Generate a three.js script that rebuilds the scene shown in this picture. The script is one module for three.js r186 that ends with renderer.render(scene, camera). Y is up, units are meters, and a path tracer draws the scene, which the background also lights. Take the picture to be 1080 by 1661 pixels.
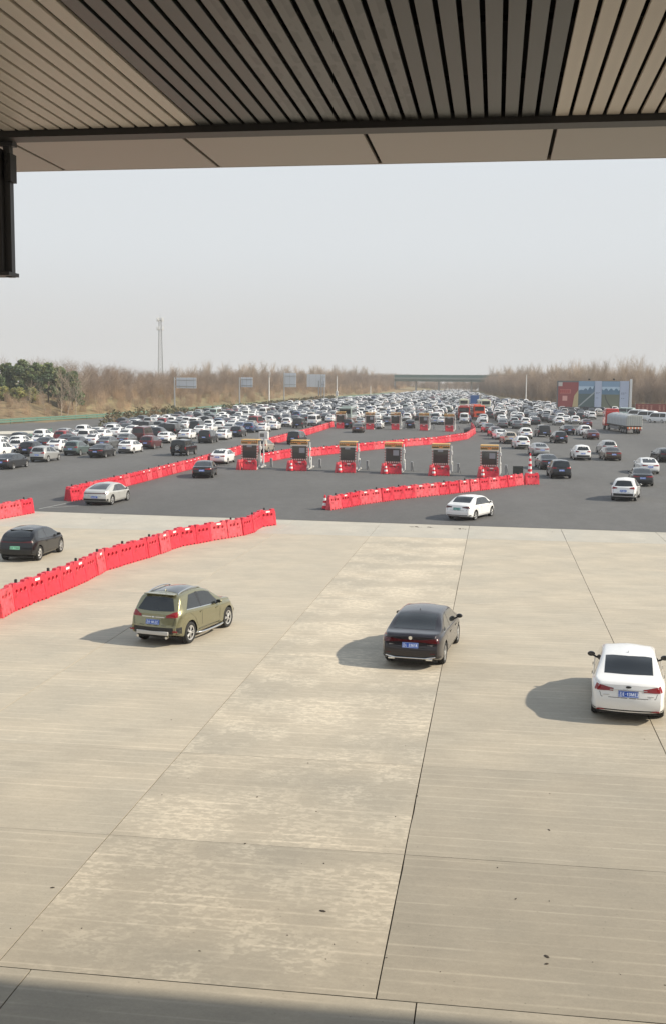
import * as THREE from 'three';
import { mergeGeometries, mergeVertices, toCreasedNormals } from 'three/addons/utils/BufferGeometryUtils.js';
import { RoundedBoxGeometry } from 'three/addons/geometries/RoundedBoxGeometry.js';
import { Brush, Evaluator, SUBTRACTION } from 'three-bvh-csg';
import { MeshBVH } from 'three-mesh-bvh';

// ---------- camera, sky, sun, exposure ----------
const EYE = 8.2, PHOTO_W = 1080, PHOTO_H = 1661, FOCAL = 1800;      // eye height in metres; photograph's size and focal length in its pixels
const scene = new THREE.Scene();
const camera = new THREE.PerspectiveCamera(49.536, 665 / 1024, 0.1, 3000);
camera.rotation.order = 'YXZ';
camera.rotation.set(THREE.MathUtils.degToRad(-6.232), THREE.MathUtils.degToRad(8.248), THREE.MathUtils.degToRad(0.45));
camera.position.set(0, EYE, 0);
camera.updateMatrixWorld(true);

const renderer = new THREE.WebGLRenderer({ antialias: true });
renderer.setSize(665, 1024);
renderer.toneMapping = THREE.LinearToneMapping;
renderer.toneMappingExposure = 1.1;
renderer.shadowMap.enabled = true;

{ // hazy spring sky: paler and warmer near the horizon, a little bluer and darker overhead
  const W = 64, H = 256, data = new Float32Array(W * H * 4), S = THREE.MathUtils.smoothstep;
  const stops = [[-90, .34, .31, .27], [-4, .40, .37, .33], [-0.5, .61, .608, .60], [2, .615, .615, .608], [8, .67, .70, .72], [18, .675, .735, .80], [40, .50, .57, .66], [90, .34, .42, .55]];
  for (let y = 0; y < H; y++) {
    const e = ((y + .5) / H - .5) * 180;
    let k = 0; while (k < stops.length - 2 && e > stops[k + 1][0]) k++;
    const t = S(e, stops[k][0], stops[k + 1][0]);
    for (let x = 0; x < W; x++) for (let c = 0; c < 4; c++) data[(y * W + x) * 4 + c] = c < 3 ? stops[k][c + 1] * (1 - t) + stops[k + 1][c + 1] * t : 1;
  }
  const t = new THREE.DataTexture(data, W, H, THREE.RGBAFormat, THREE.FloatType);
  t.mapping = THREE.EquirectangularReflectionMapping; t.magFilter = THREE.LinearFilter; t.minFilter = THREE.LinearFilter; t.needsUpdate = true;
  scene.background = t; scene.environment = t;
}
const sun = new THREE.DirectionalLight(new THREE.Color().setRGB(1, .90, .745), 5.0);
sun.position.set(100, 72, 0.5); sun.castShadow = true; sun.shadow.radius = 2;
sun.target.position.set(0, 0, 0);
Object.assign(sun.shadow.camera, { left: -160, right: 160, top: 160, bottom: -160, near: 1, far: 800 });
sun.shadow.mapSize.set(4096, 4096);
scene.add(sun, sun.target);
scene.fog = new THREE.FogExp2(new THREE.Color().setRGB(.86, .87, .88), 0.00034);

// ---------- helpers ----------
function rng(seed) { let a = seed >>> 0; return () => { a = (a + 0x6d2b79f5) | 0; let t = Math.imul(a ^ (a >>> 15), 1 | a); t = (t + Math.imul(t ^ (t >>> 7), 61 | t)) ^ t; return ((t ^ (t >>> 14)) >>> 0) / 4294967296; }; }
const lerp = THREE.MathUtils.lerp, clamp = THREE.MathUtils.clamp, smooth = THREE.MathUtils.smoothstep, rad = THREE.MathUtils.degToRad;
const V = (x, y, z) => new THREE.Vector3(x, y, z);
const used = new Map();
function numbered(n) { const k = used.get(n) ?? 0; used.set(n, k + 1); return k ? n + '_' + String(k).padStart(3, '0') : n; }
function shade(o) { o.traverse((c) => { if (c.isMesh) { c.castShadow = true; c.receiveShadow = true; } }); return o; }
function thing(name, label, category, [x, y, z] = [0, 0, 0], turn = 0, group) {
  const o = new THREE.Group(); o.name = numbered(name); o.position.set(x, y, z); o.rotation.y = turn;
  o.userData = { label, category }; if (group) o.userData.group = group;
  scene.add(o); return o;
}
function part(parent, name, geometry, material) { const m = new THREE.Mesh(geometry, material); m.name = name; m.castShadow = m.receiveShadow = true; parent.add(m); return m; }
function structure(name, geometry, material) { const m = part(scene, numbered(name), geometry, material); m.userData.kind = 'structure'; return m; }
function stuff(parent, name, geometry, material, label, category) { const m = part(parent, parent === scene ? numbered(name) : name, geometry, material); m.userData.kind = 'stuff'; if (label) m.userData.label = label; if (category) m.userData.category = category; return m; }
function box(w, h, d, x = 0, y = 0, z = 0) { const g = new THREE.BoxGeometry(w, h, d); g.translate(x, y, z); return g; }
function rbox(w, h, d, x = 0, y = 0, z = 0, r = .02, s = 2) { const g = new RoundedBoxGeometry(w, h, d, s, Math.min(r, w / 2.01, h / 2.01, d / 2.01)); g.translate(x, y, z); return g; }
function plain(g) { g = g.index ? g.toNonIndexed() : g; for (const k of Object.keys(g.attributes)) if (!['position', 'normal', 'uv'].includes(k)) g.deleteAttribute(k); return g; }
function merge(list) { return mergeGeometries(list.map(plain)); }
function bar(a, b, r, seg = 6, r2 = r) { // a round bar between two points
  const d = b.clone().sub(a), g = new THREE.CylinderGeometry(r2, r, d.length(), seg, 1);
  g.translate(0, d.length() / 2, 0); g.applyQuaternion(new THREE.Quaternion().setFromUnitVectors(V(0, 1, 0), d.normalize())); g.translate(a.x, a.y, a.z); return g;
}
function curve(points) { // monotone cubic through [x, y] points
  const n = points.length, m = [], d = [];
  for (let i = 0; i < n - 1; i++) d.push((points[i + 1][1] - points[i][1]) / (points[i + 1][0] - points[i][0]));
  for (let i = 0; i < n; i++) m.push(i === 0 ? d[0] : i === n - 1 ? d[n - 2] : d[i - 1] * d[i] <= 0 ? 0 : 2 * d[i - 1] * d[i] / (d[i - 1] + d[i]));
  return (x) => {
    if (x <= points[0][0]) return points[0][1]; if (x >= points[n - 1][0]) return points[n - 1][1];
    let k = 0; while (x > points[k + 1][0]) k++;
    const h = points[k + 1][0] - points[k][0], t = (x - points[k][0]) / h, t2 = t * t, t3 = t2 * t;
    return points[k][1] * (2 * t3 - 3 * t2 + 1) + h * m[k] * (t3 - 2 * t2 + t) + points[k + 1][1] * (3 * t2 - 2 * t3) + h * m[k + 1] * (t3 - t2);
  };
}
// the lie of the land: level at the toll station, then a steady climb of 1.35 % to the overpass
const GRADE = .0135;
function rise(d) { return d < 45 ? 0 : d < 105 ? GRADE * (d - 45) ** 2 / 120 : GRADE * (Math.min(d, 720) - 75); }
function slope(d) { return d < 45 || d > 720 ? 0 : d < 105 ? GRADE * (d - 45) / 60 : GRADE; }
const right = V(), ahead = V(), up = V(); camera.matrixWorld.extractBasis(right, up, ahead); ahead.negate();
function sight(px, py) { return ahead.clone().multiplyScalar(FOCAL).addScaledVector(right, px - PHOTO_W / 2).addScaledVector(up, PHOTO_H / 2 - py).normalize(); }
function spot(px, py) { // where a sight line meets the ground
  const d = sight(px, py); let t = 0, step = .5;
  for (let i = 0; i < 6000; i++) { const y = EYE + d.y * (t + step), r = rise(-d.z * (t + step)); if (y <= r) { if (step < .004) break; step /= 4; } else { t += step; step = Math.min(step * 1.15, 3); } if (t > 1500) break; }
  return V(d.x * t, rise(-d.z * t), d.z * t);
}
function pixel(p) { const q = p.clone().sub(camera.position), z = q.dot(ahead); return [PHOTO_W / 2 + FOCAL * q.dot(right) / z, PHOTO_H / 2 - FOCAL * q.dot(up) / z]; }
function inside(poly, x, y) { let c = false; for (let i = 0, j = poly.length - 1; i < poly.length; j = i++) { const [a, b] = poly[i], [p, q] = poly[j]; if ((b > y) !== (q > y) && x < (p - a) * (y - b) / (q - b) + a) c = !c; } return c; }

// value noise that tiles after n cells
function tileNoise(seed) {
  const r = rng(seed), T = new Float32Array(65536); for (let i = 0; i < 65536; i++) T[i] = r();
  return (x, y, nx, ny) => {
    const xi = Math.floor(x), yi = Math.floor(y), fx = x - xi, fy = y - yi, u = fx * fx * (3 - 2 * fx), v = fy * fy * (3 - 2 * fy);
    const x0 = ((xi % nx) + nx) % nx, x1 = (x0 + 1) % nx, y0 = ((yi % ny) + ny) % ny, y1 = (y0 + 1) % ny;
    const h = (a, b) => T[(a * 197 + b * 7919 + a * b * 31) & 65535];
    return lerp(lerp(h(x0, y0), h(x1, y0), u), lerp(h(x0, y1), h(x1, y1), u), v);
  };
}
function texture(w, h, fn, { srgb = true, repeat } = {}) { // fn(u, v) -> [r, g, b] in 0..1 (as displayed when srgb)
  const d = new Uint8Array(w * h * 4);
  for (let y = 0; y < h; y++) for (let x = 0; x < w; x++) { const c = fn(x / w, y / h, x, y), i = (y * w + x) * 4; d[i] = clamp(c[0] * 255, 0, 255); d[i + 1] = clamp(c[1] * 255, 0, 255); d[i + 2] = clamp(c[2] * 255, 0, 255); d[i + 3] = 255; }
  const t = new THREE.DataTexture(d, w, h); t.wrapS = t.wrapT = THREE.RepeatWrapping; t.magFilter = THREE.LinearFilter; t.minFilter = THREE.LinearMipmapLinearFilter; t.generateMipmaps = true;
  if (srgb) t.colorSpace = THREE.SRGBColorSpace; if (repeat) t.repeat.set(...repeat); t.needsUpdate = true; return t;
}
function canvas(w, h, draw) { const c = document.createElement('canvas'); c.width = w; c.height = h; draw(c.getContext('2d'), w, h); const t = new THREE.CanvasTexture(c); t.colorSpace = THREE.SRGBColorSpace; return t; }
const lin = (r, g, b) => new THREE.Color().setRGB(r, g, b);
function matte(name, r, g, b, roughness = .7, more = {}) { const m = new THREE.MeshStandardMaterial({ color: lin(r, g, b), roughness, ...more }); m.name = name; return m; }
function gloss(name, r, g, b, more = {}) { const m = new THREE.MeshPhysicalMaterial({ color: lin(r, g, b), roughness: .42, specularIntensity: .3, clearcoat: 1, clearcoatRoughness: .05, ...more }); m.name = name; return m; }
const M = {
  rubber: matte('rubber', .02, .02, .02, .85), black: matte('black_plastic', .018, .018, .019, .55), blackGloss: gloss('black_gloss', .012, .012, .013), glass: gloss('tinted_glass', .018, .021, .023, { roughness: .08 }),
  darkGlass: gloss('dark_glass', .008, .009, .011, { roughness: .08 }), chrome: matte('chrome', .75, .75, .74, .18, { metalness: 1 }), alloy: matte('alloy', .66, .66, .65, .32, { metalness: .75 }), alloyDark: matte('dark_alloy', .12, .12, .12, .4, { metalness: .6 }),
  tail: gloss('tail_lamp', .24, .005, .008, { roughness: .2 }), tailDark: gloss('smoked_lamp', .07, .005, .007, { roughness: .2 }), lampClear: gloss('clear_lamp', .55, .55, .55, { roughness: .15 }), silverTrim: matte('silver_trim', .5, .5, .49, .35, { metalness: .4 }),
  steel: matte('galvanised_steel', .42, .43, .44, .45, { metalness: .5 }), white: matte('white_paint', .74, .74, .72, .45), dark: matte('dark_paint', .03, .03, .032, .5), seam: matte('seam', .012, .012, .012, .9),
};
// ---------- the setting: ground, concrete apron, asphalt ----------
const n1 = tileNoise(11), n2 = tileNoise(29), n3 = tileNoise(47);
const fbm = (n, u, v, c, o = 4) => { let s = 0, a = .5, k = c; for (let i = 0; i < o; i++) { s += a * n(u * k, v * k, k, k); a *= .5; k *= 2; } return s / (1 - Math.pow(.5, o)); };
function gridSheet(xs, zs, height, uvScale = 1, tone) { // a sheet with the land's own slope
  const nx = xs.length, nz = zs.length, pos = [], uv = [], col = [], idx = [];
  for (let j = 0; j < nz; j++) for (let i = 0; i < nx; i++) {
    const z = typeof zs[j] === 'function' ? zs[j](xs[i]) : zs[j], x = typeof xs[i] === 'function' ? xs[i](-z) : xs[i];
    pos.push(x, height(x, z), z); uv.push(x * uvScale, -z * uvScale); if (tone) col.push(...tone(x, z));
  }
  for (let j = 0; j < nz - 1; j++) for (let i = 0; i < nx - 1; i++) { const a = j * nx + i; idx.push(a, a + 1, a + nx, a + 1, a + nx + 1, a + nx); }
  const g = new THREE.BufferGeometry(); g.setAttribute('position', new THREE.Float32BufferAttribute(pos, 3)); g.setAttribute('uv', new THREE.Float32BufferAttribute(uv, 2));
  if (tone) g.setAttribute('color', new THREE.Float32BufferAttribute(col, 3)); g.setIndex(idx); g.computeVertexNormals(); return g;
}
const range = (a, b, step) => { const out = []; const n = Math.round(Math.abs(b - a) / step); for (let i = 0; i <= n; i++) out.push(a + (b - a) * i / n); return out; };
const leftEdge = curve([[0, -106], [150, -94.5], [194, -89.5], [227, -82], [261, -78.5], [307, -74], [392, -67.5], [458, -61.5], [559, -54.5], [640, -50], [760, -45]]);   // the line of the green guard rail, by distance ahead
const rightEdge = curve([[0, 75], [230, 75], [280, 66], [320, 48], [360, 24], [420, 8], [520, -2], [640, -12], [760, -18]]);
const zLines = [...range(30, -60, 15), ...range(-66, -130, 4), ...range(-140, -740, 20)];
function bank(x, d) { // grassy banks beside the road
  const l = Math.max(0, leftEdge(d) - 3 - x), r = Math.max(0, x - rightEdge(d) - 4);
  return 3.7 * smooth(l, 0, 13) + 1.2 * smooth(r, 0, 25);
}
{
  const soilMap = texture(512, 512, (u, v) => { const a = fbm(n1, u, v, 8, 5), b = fbm(n2, u, v, 32, 3), k = .75 + .5 * a; return [.58 * k + .06 * b, .49 * k + .05 * b, .375 * k + .03 * b]; });
  const soil = matte('dry_grass', .8, .8, .8, 1, { map: soilMap, vertexColors: true });
  const xs = [-420, -300, -220, -180, -150, -135, -125, -115, -108, -102, -96, -90, -84, -78, -60, -30, 0, 30, 50, 60, 70, 80, 90, 100, 120, 160, 240, 400];
  structure('ground', gridSheet(xs, [...zLines, -860, -1000], (x, z) => rise(-z) + bank(x, -z) - .06, .12, (x, z) => { const k = .7 + .5 * n3(x * .09 + 50, -z * .05, 64, 64), g = n2(x * .03 + 9, -z * .02, 64, 64); return [k * (1 - .25 * g), k, k * (1 - .15 * g)]; }), soil);

  // asphalt plaza with the lanes beyond it
  const asphaltMap = texture(1024, 1024, (u, v) => {
    const grain = n1(u * 512, v * 512, 512, 512), mid = fbm(n2, u, v, 48, 3), big = fbm(n3, u, v, 5, 4), lane = n1(u * 7 + 3, v * 2, 7, 2);
    const k = .365 + .05 * (grain - .5) + .035 * (mid - .5) + .055 * (big - .5) + .03 * (lane - .5); return [k * 1.005, k, k * .985];
  }, { repeat: [1 / 22, 1 / 44] });
  const asphalt = matte('asphalt', 1, 1, 1, .88, { map: asphaltMap, vertexColors: true });
  const edge = (x) => -68.4 + .069 * (x + 10);
  const fr = [0, .04, .09, .14, ...range(.18, 1, .02)];
  const ax = fr.map((t) => (d) => lerp(leftEdge(d) + .6, rightEdge(d), t));
  const rows = [(d) => 0, ...[-74, -78, -82, -86, -90, -94, -98, -102], ...range(-106, -130, 4), ...range(-140, -740, 20)];
  const nx = fr.length, pos = [], uv = [], col = [], idx = [];
  rows.forEach((rz, j) => fr.forEach((t, i) => {
    let z = j ? rz : -70, x = lerp(leftEdge(-z) + .6, rightEdge(-z), t); if (!j) z = edge(x); 
    pos.push(x, rise(-z) + .012, z); uv.push(x, -z);
    const wear = .90 + .22 * n2(x * .30 + 80, -z * .012, 128, 128) - .09 * n3(x * .05 + 20, -z * .05, 64, 64) + .05 * (n1(x * .4 + 9, -z * .2, 128, 128) - .5); col.push(wear, wear, wear * 1.005);
  }));
  for (let j = 0; j < rows.length - 1; j++) for (let i = 0; i < nx - 1; i++) { const a = j * nx + i; idx.push(a, a + 1, a + nx, a + 1, a + nx + 1, a + nx); }
  const g = new THREE.BufferGeometry(); g.setAttribute('position', new THREE.Float32BufferAttribute(pos, 3)); g.setAttribute('uv', new THREE.Float32BufferAttribute(uv, 2)); g.setAttribute('color', new THREE.Float32BufferAttribute(col, 3)); g.setIndex(idx); g.computeVertexNormals();
  structure('asphalt_plaza', g, asphalt);

  // concrete apron of cast slabs
  const PX = 5.46, X0 = -1.42;
  const slabMap = (seed, base, mottle, streak, white, ridge = 1) => {
    const a = tileNoise(seed), b = tileNoise(seed + 1), c = tileNoise(seed + 2), r = rng(seed), lines = [];
    for (let i = 0; i < 14; i++) lines.push([(i + .5 + .22 * (r() - .5)) / 14, .45 + .55 * r(), r() * .008 - .004, 0.0034 + .0026 * r(), r()]);
    const specks = []; for (let i = 0; i < 60; i++) specks.push([r() * 1024, r() * 1024, .8 + r() * 1.8]);
    const coarse = (n, k) => { const G = 192, d = new Float32Array(G * G); for (let y = 0; y < G; y++) for (let x = 0; x < G; x++) d[y * G + x] = fbm(n, x / G, y / G, k, 5); return (u, v) => { const x = u * G, y = v * G, xi = Math.floor(x), yi = Math.floor(y), fx = x - xi, fy = y - yi, h = (a, b) => d[(b % G) * G + (a % G)]; return lerp(lerp(h(xi, yi), h(xi + 1, yi), fx), lerp(h(xi, yi + 1), h(xi + 1, yi + 1), fx), fy); }; };
    const bigF = coarse(a, 3), patchF = coarse(b, 7), field = new Float32Array(1024 * 1024);
    for (const [sx, sy, sr] of specks) for (let y = -4; y <= 4; y++) for (let x = -4; x <= 4; x++) { const q = Math.hypot(x, y) / sr; if (q < 1.4) field[((sy + y + 1024 | 0) % 1024) * 1024 + ((sx + x + 1024 | 0) % 1024)] = -.16 * clamp(1.4 - q, 0, 1); }
    return texture(1024, 1024, (u, v, X, Y) => {
      const big = bigF(u, v), patch = patchF(u, v), grain = a(u * 512, v * 512, 512, 512), broom = b(u * 9, v * 190, 9, 190), broom2 = c(u * 5, v * 64, 5, 64), drag = c(u * 3, v * 24, 3, 24);
      const fine = c(u * 130, v * 150, 130, 150), scuff = a(u * 40, v * 90, 40, 90); let k = base + mottle * (big - .5) + .05 * (patch - .5) + .035 * (grain - .5) + .022 * (fine - .5) + (.012 + white * .5) * (scuff - .5) + streak * (.6 * (broom - .5) + .8 * (broom2 - .5) + .5 * (drag - .5)) + field[Y * 1024 + X];
      for (const [lv, str, tilt, w, ph] of lines) { const dv = Math.abs(v - lv - tilt * (u - .5) - .004 * (a(u * 8 + ph * 50, lv * 60, 64, 64) - .5)); if (dv < w * 3) k += .085 * str * Math.exp(-((dv / w) ** 2)) * (.25 + .75 * smooth(b(u * 5 + ph * 40, lv * 90, 64, 64), .25, .65)) * ridge; }
      const fleck = smooth(.4 * b(u * 46, v * 58, 46, 58) + .35 * c(u * 120, v * 130, 120, 130) + .25 * scuff, .44, .66), w = white * fleck * smooth(patch, .22, .68); k += w - white * .5 * smooth(bigF(v, u), .40, .72) * (.3 + .9 * scuff);
      const warm = .012 * (big - .5);
      return [k * .995 + warm, k * .95, k * .866 - warm];
    }, { repeat: [1 / PX, 1 / 4.8] });
  };
  const slabMaterials = [[101, .695, .05, .014, .006], [211, .69, .06, .016, .012], [307, .70, .05, .015, .008], [401, .705, .08, .012, .066, .9], [503, .715, .05, .01, .01, .3]].map((a, i) => {
    const map = slabMap(...a); if (i === 4) { map.repeat.set(1 / PX, 1 / 8); }
    return matte('cast_concrete', 1, 1, 1, .86, { map, bumpMap: map, bumpScale: .0025 });
  });
  slabMaterials[4].color.setRGB(.93, .97, 1.02);
  const toned = new Map(), shadedSlab = (i, k, shift = 0) => { const key = i + '_' + k + '_' + shift; if (!toned.has(key)) { const m = slabMaterials[i].clone(); m.map = m.bumpMap = slabMaterials[i].map.clone(); m.map.offset.set(.37 * shift, .21429 * shift); m.color.setRGB(k, k * .985, k * .955); toned.set(key, m); } return toned.get(key); };   // near slabs tinted darker, standing in for the sky light the canopy blocks
  function slabGeometry(w, d, seed, j = .007, tight = .011) {
    const r = rng(seed), s = new THREE.Shape(), gap = .011; let first = true;
    const put = (x, y) => { if (first) { s.moveTo(x, y); first = false; } else s.lineTo(x, y); };
    const N = 7, chip = () => (r() < .16 ? .012 * r() : 0) + j * (r() - .5);
    for (let i = 0; i < N; i++) put(gap + (w - 2 * gap) * i / N, tight + (i ? chip() * tight / .011 : 0));
    for (let i = 0; i < N; i++) put(w - gap - (i ? chip() : 0), tight + (d - 2 * tight) * i / N);
    for (let i = 0; i < N; i++) put(w - gap - (w - 2 * gap) * i / N, d - tight - (i ? chip() * tight / .011 : 0));
    for (let i = 0; i < N; i++) put(gap + (i ? chip() : 0), d - tight - (d - 2 * tight) * i / N);
    const g = new THREE.ExtrudeGeometry(s, { depth: .2, bevelEnabled: false }); g.rotateX(-Math.PI / 2); g.translate(0, -.2, 0); return g;   // x to the right, -z ahead, top at 0
  }
  const apron = new THREE.Group(); apron.name = 'concrete_apron'; apron.userData.kind = 'structure'; scene.add(apron);
  part(apron, 'subbase', gridSheet([-62, 40], [6, -20, -45, -72], (x, z) => rise(-z) - .05, 1), matte('joint_dirt', .05, .045, .038, 1));
  const main = [1, 2, 3].map((s) => slabGeometry(PX, 4.78, s * 71, .007, .009)), second = [21, 22, 23].map((s) => slabGeometry(PX, 4.78, s * 71, .007, .002)), long = [8, 9, 10].map((s) => slabGeometry(PX, 9.56, s * 71, .007, .002)), wide = [4, 5].map((s) => slabGeometry(PX, 9.6, s * 71)), front = [6, 7].map((s) => slabGeometry(PX, 4.8, s * 71));
  const r = rng(900);
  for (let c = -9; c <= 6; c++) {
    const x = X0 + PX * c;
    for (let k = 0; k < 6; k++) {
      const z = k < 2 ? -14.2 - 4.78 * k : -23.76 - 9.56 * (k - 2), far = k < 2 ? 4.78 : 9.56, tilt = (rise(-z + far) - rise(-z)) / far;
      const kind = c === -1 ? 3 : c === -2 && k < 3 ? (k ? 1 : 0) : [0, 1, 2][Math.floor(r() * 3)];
      const tone = c >= 0 ? [.72, .80, .90, .97, 1, 1][k] : c === -1 ? [.82, .90, .97, 1, 1, 1][k] : [.88, .95, 1, 1, 1, 1][k], m = part(apron, 'slab', (k === 0 ? main : k === 1 ? second : long)[Math.floor(r() * 3)], shadedSlab(kind, tone, (k * 2 + (c + 20) * 3) % 7)); m.position.set(x, rise(-z) + .002 * (r() - .5), z); m.rotation.x = Math.atan(tilt);
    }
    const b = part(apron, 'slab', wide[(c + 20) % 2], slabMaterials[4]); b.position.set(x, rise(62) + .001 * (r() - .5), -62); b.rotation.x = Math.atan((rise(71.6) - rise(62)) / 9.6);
    for (let k = 0; k < 3; k++) { const f = part(apron, 'slab', front[(c + k + 20) % 2], shadedSlab(Math.floor(r() * 3), .84)); f.position.set(x + .55, .002 * (r() - .5), -14.2 + 4.8 * (k + 1)); }
  }
  { // worn remnants of painted lines where the asphalt starts
    const paint = matte('worn_line_paint', .34, .34, .33, .8), m = [];
    for (const [a, b] of [[[64, 826], [108, 817]], [[78, 824.5], [128, 821]]]) { const p = spot(...a), q = spot(...b), w = .07, d = q.clone().sub(p).normalize(), n = V(-d.z, 0, d.x); const g = new THREE.BufferGeometry(); g.setAttribute('position', new THREE.Float32BufferAttribute([p, q].flatMap((k) => [-w, w].flatMap((o) => [k.x + n.x * o, rise(-k.z) + .026, k.z + n.z * o])), 3)); g.setAttribute('uv', new THREE.Float32BufferAttribute([0, 0, 0, 1, 1, 0, 1, 1], 2)); g.setIndex([0, 2, 1, 1, 2, 3]); g.computeVertexNormals(); m.push(g); }
    m.forEach((g) => structure('road_marking', g, paint));
  }
  // grit and leaves lying on the concrete
  const bits = []; const q = rng(77);
  for (let i = 0; i < 70; i++) { const p = i < 55 ? V(-9 + 16 * q(), 0, -15 - 20 * q() * q()) : V(-30 + 35 * q(), 0, -62 - 6 * q()); const s = .008 + .022 * q() * q(); const g = new THREE.IcosahedronGeometry(s, 0); g.scale(1 + q() * 1.5, .5, 1); g.rotateY(q() * 6); g.translate(p.x, rise(-p.z) + s * .3, p.z); bits.push(g); }
  for (const [px, py, n] of [[683, 855, 16], [745, 858, 8], [520, 1478, 1], [884, 1548, 1]]) { const p = spot(px, py); for (let i = 0; i < n; i++) { const s = .02 + .05 * q() * (n > 5 ? 1 : .25); const g = new THREE.IcosahedronGeometry(s, 0); g.scale(2, .35, 1); g.rotateY(q() * 6); g.translate(p.x + (q() - .5) * n * .09, p.y + s * .2, p.z + (q() - .5) * .25); bits.push(g); } }
  stuff(scene, 'grit', merge(bits), matte('grit', .06, .05, .04, 1), 'dark grit and scraps scattered over the pale concrete', 'grit');
}
// ---------- the toll station's canopy overhead ----------
{
  const C = EYE + 2.74, q = rng(5);
  const t = thing('canopy', 'wide toll canopy ceiling of tan and dark slats overhead with a pale front soffit', 'canopy', [0, C, 0]);
  const brush = (seed, base, smear) => { const a = tileNoise(seed), b = tileNoise(seed + 3); return texture(256, 2048, (u, v) => {
    const s = smooth(fbm(a, u * .25 + .1, v, 40, 4), .54, .62) * smear * smooth(b(.3, v * 7, 2, 7), .5, .62), l = b(u * 40, v * 6, 40, 6), m = fbm(b, u, v, 6, 4), k = 1 + .10 * (m - .5) + .05 * (l - .5) - .42 * s + .12 * smear * (fbm(b, u * .2, v, 30, 3) - .5); return base.map((c) => c * k); }, { repeat: [.5, 1 / 16] }); };
  const tan = matte('tan_slat', 1, 1, 1, .42, { map: brush(61, [.885, .84, .79], 0) });
  const grey = matte('dark_slat', 1, 1, 1, .38, { map: brush(83, [.235, .24, .24], .5) });
  const stained = matte('stained_slat', 1, 1, 1, .34, { map: brush(97, [.27, .27, .265], 1.4) });
  const soffit = matte('soffit_panel', .40, .355, .32, .4), trim = matte('dark_trim', .035, .033, .033, .5), back = matte('ceiling_void', .02, .019, .018, 1);
  const step = .1655, w = .128, L = 19.5;
  const slat = rbox(w, .035, L, 0, .0175, 0, .006, 1); { const p = slat.attributes.position, uv = slat.attributes.uv; for (let i = 0; i < p.count; i++) uv.setXY(i, p.getX(i), p.getZ(i)); }
  for (let k = -70; k <= 52; k++) {
    const x = .5 + step * (k + .5), dark = x < .5 && x > -3.12;
    const m = part(t, 'slat', slat, dark ? (x > -2.2 && x < -.75 ? stained : grey) : tan); m.position.set(x, .003 * (q() - .5), -11.62 + L / 2);
    if (dark) m.userData.label = 'dark grey brown ceiling slat';
  }
  for (let k = 0; k < 12; k++) part(t, 'carrier', box(22, .05, .06, -1.5, .115, -10.6 + 1.6 * k), back);
  part(t, 'ceiling_deck', box(62, .06, 20, 1, .20, -1.75), back);
  part(t, 'trim', merge([box(62, .13, .05, 1, .005, -11.655), box(62, .02, .26, 1, -.055, -11.765), box(62, .11, .04, 1, .005, -11.88)]), trim);
  const panel = rbox(1.958, .04, 1.84, 0, .02, 0, .008, 1);
  for (let k = -5; k <= 4; k++) { const m = part(t, 'soffit_panel', panel, soffit); m.position.set(-.47 + 2.0 * k + .02, .0, -12.83); }
  part(t, 'panel_backing', box(62, .03, 1.84, 1, .075, -12.83), back);
  part(t, 'fascia', rbox(62, .55, .05, 1, .275, -13.78, .01, 1), soffit);
  part(t, 'roof', merge([box(62, .06, 22, 1, .56, -2.77), box(.08, .6, 22, -29.96, .28, -2.77), box(.08, .6, 22, 31.96, .28, -2.77)]), trim);
  const s = thing('lane_sign', 'dark lane signal box hanging from the canopy trim on a steel hanger', 'lane sign', [-5.36, EYE, -11.9]);
  part(s, 'hanger', merge([box(.075, 1.53, .09, 0, 1.99, 0), box(.16, .05, .12, 0, 2.66, 0)]), matte('hanger', .055, .056, .062, .45));
  part(s, 'cabinet', rbox(2.0, 1.33, .22, -1.03, 1.935, .03, .015, 2), M.dark);
  part(s, 'bottom_frame', box(2.1, .04, .26, -1.0, 1.255, .02), matte('sign_frame', .05, .05, .055, .5));
  part(s, 'bracket', merge([box(.04, .3, .16, .05, 2.4, .02), box(.06, .06, .06, .03, 2.28, .06), box(.06, .06, .06, .03, 2.5, .06)]), M.black);
}
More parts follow.
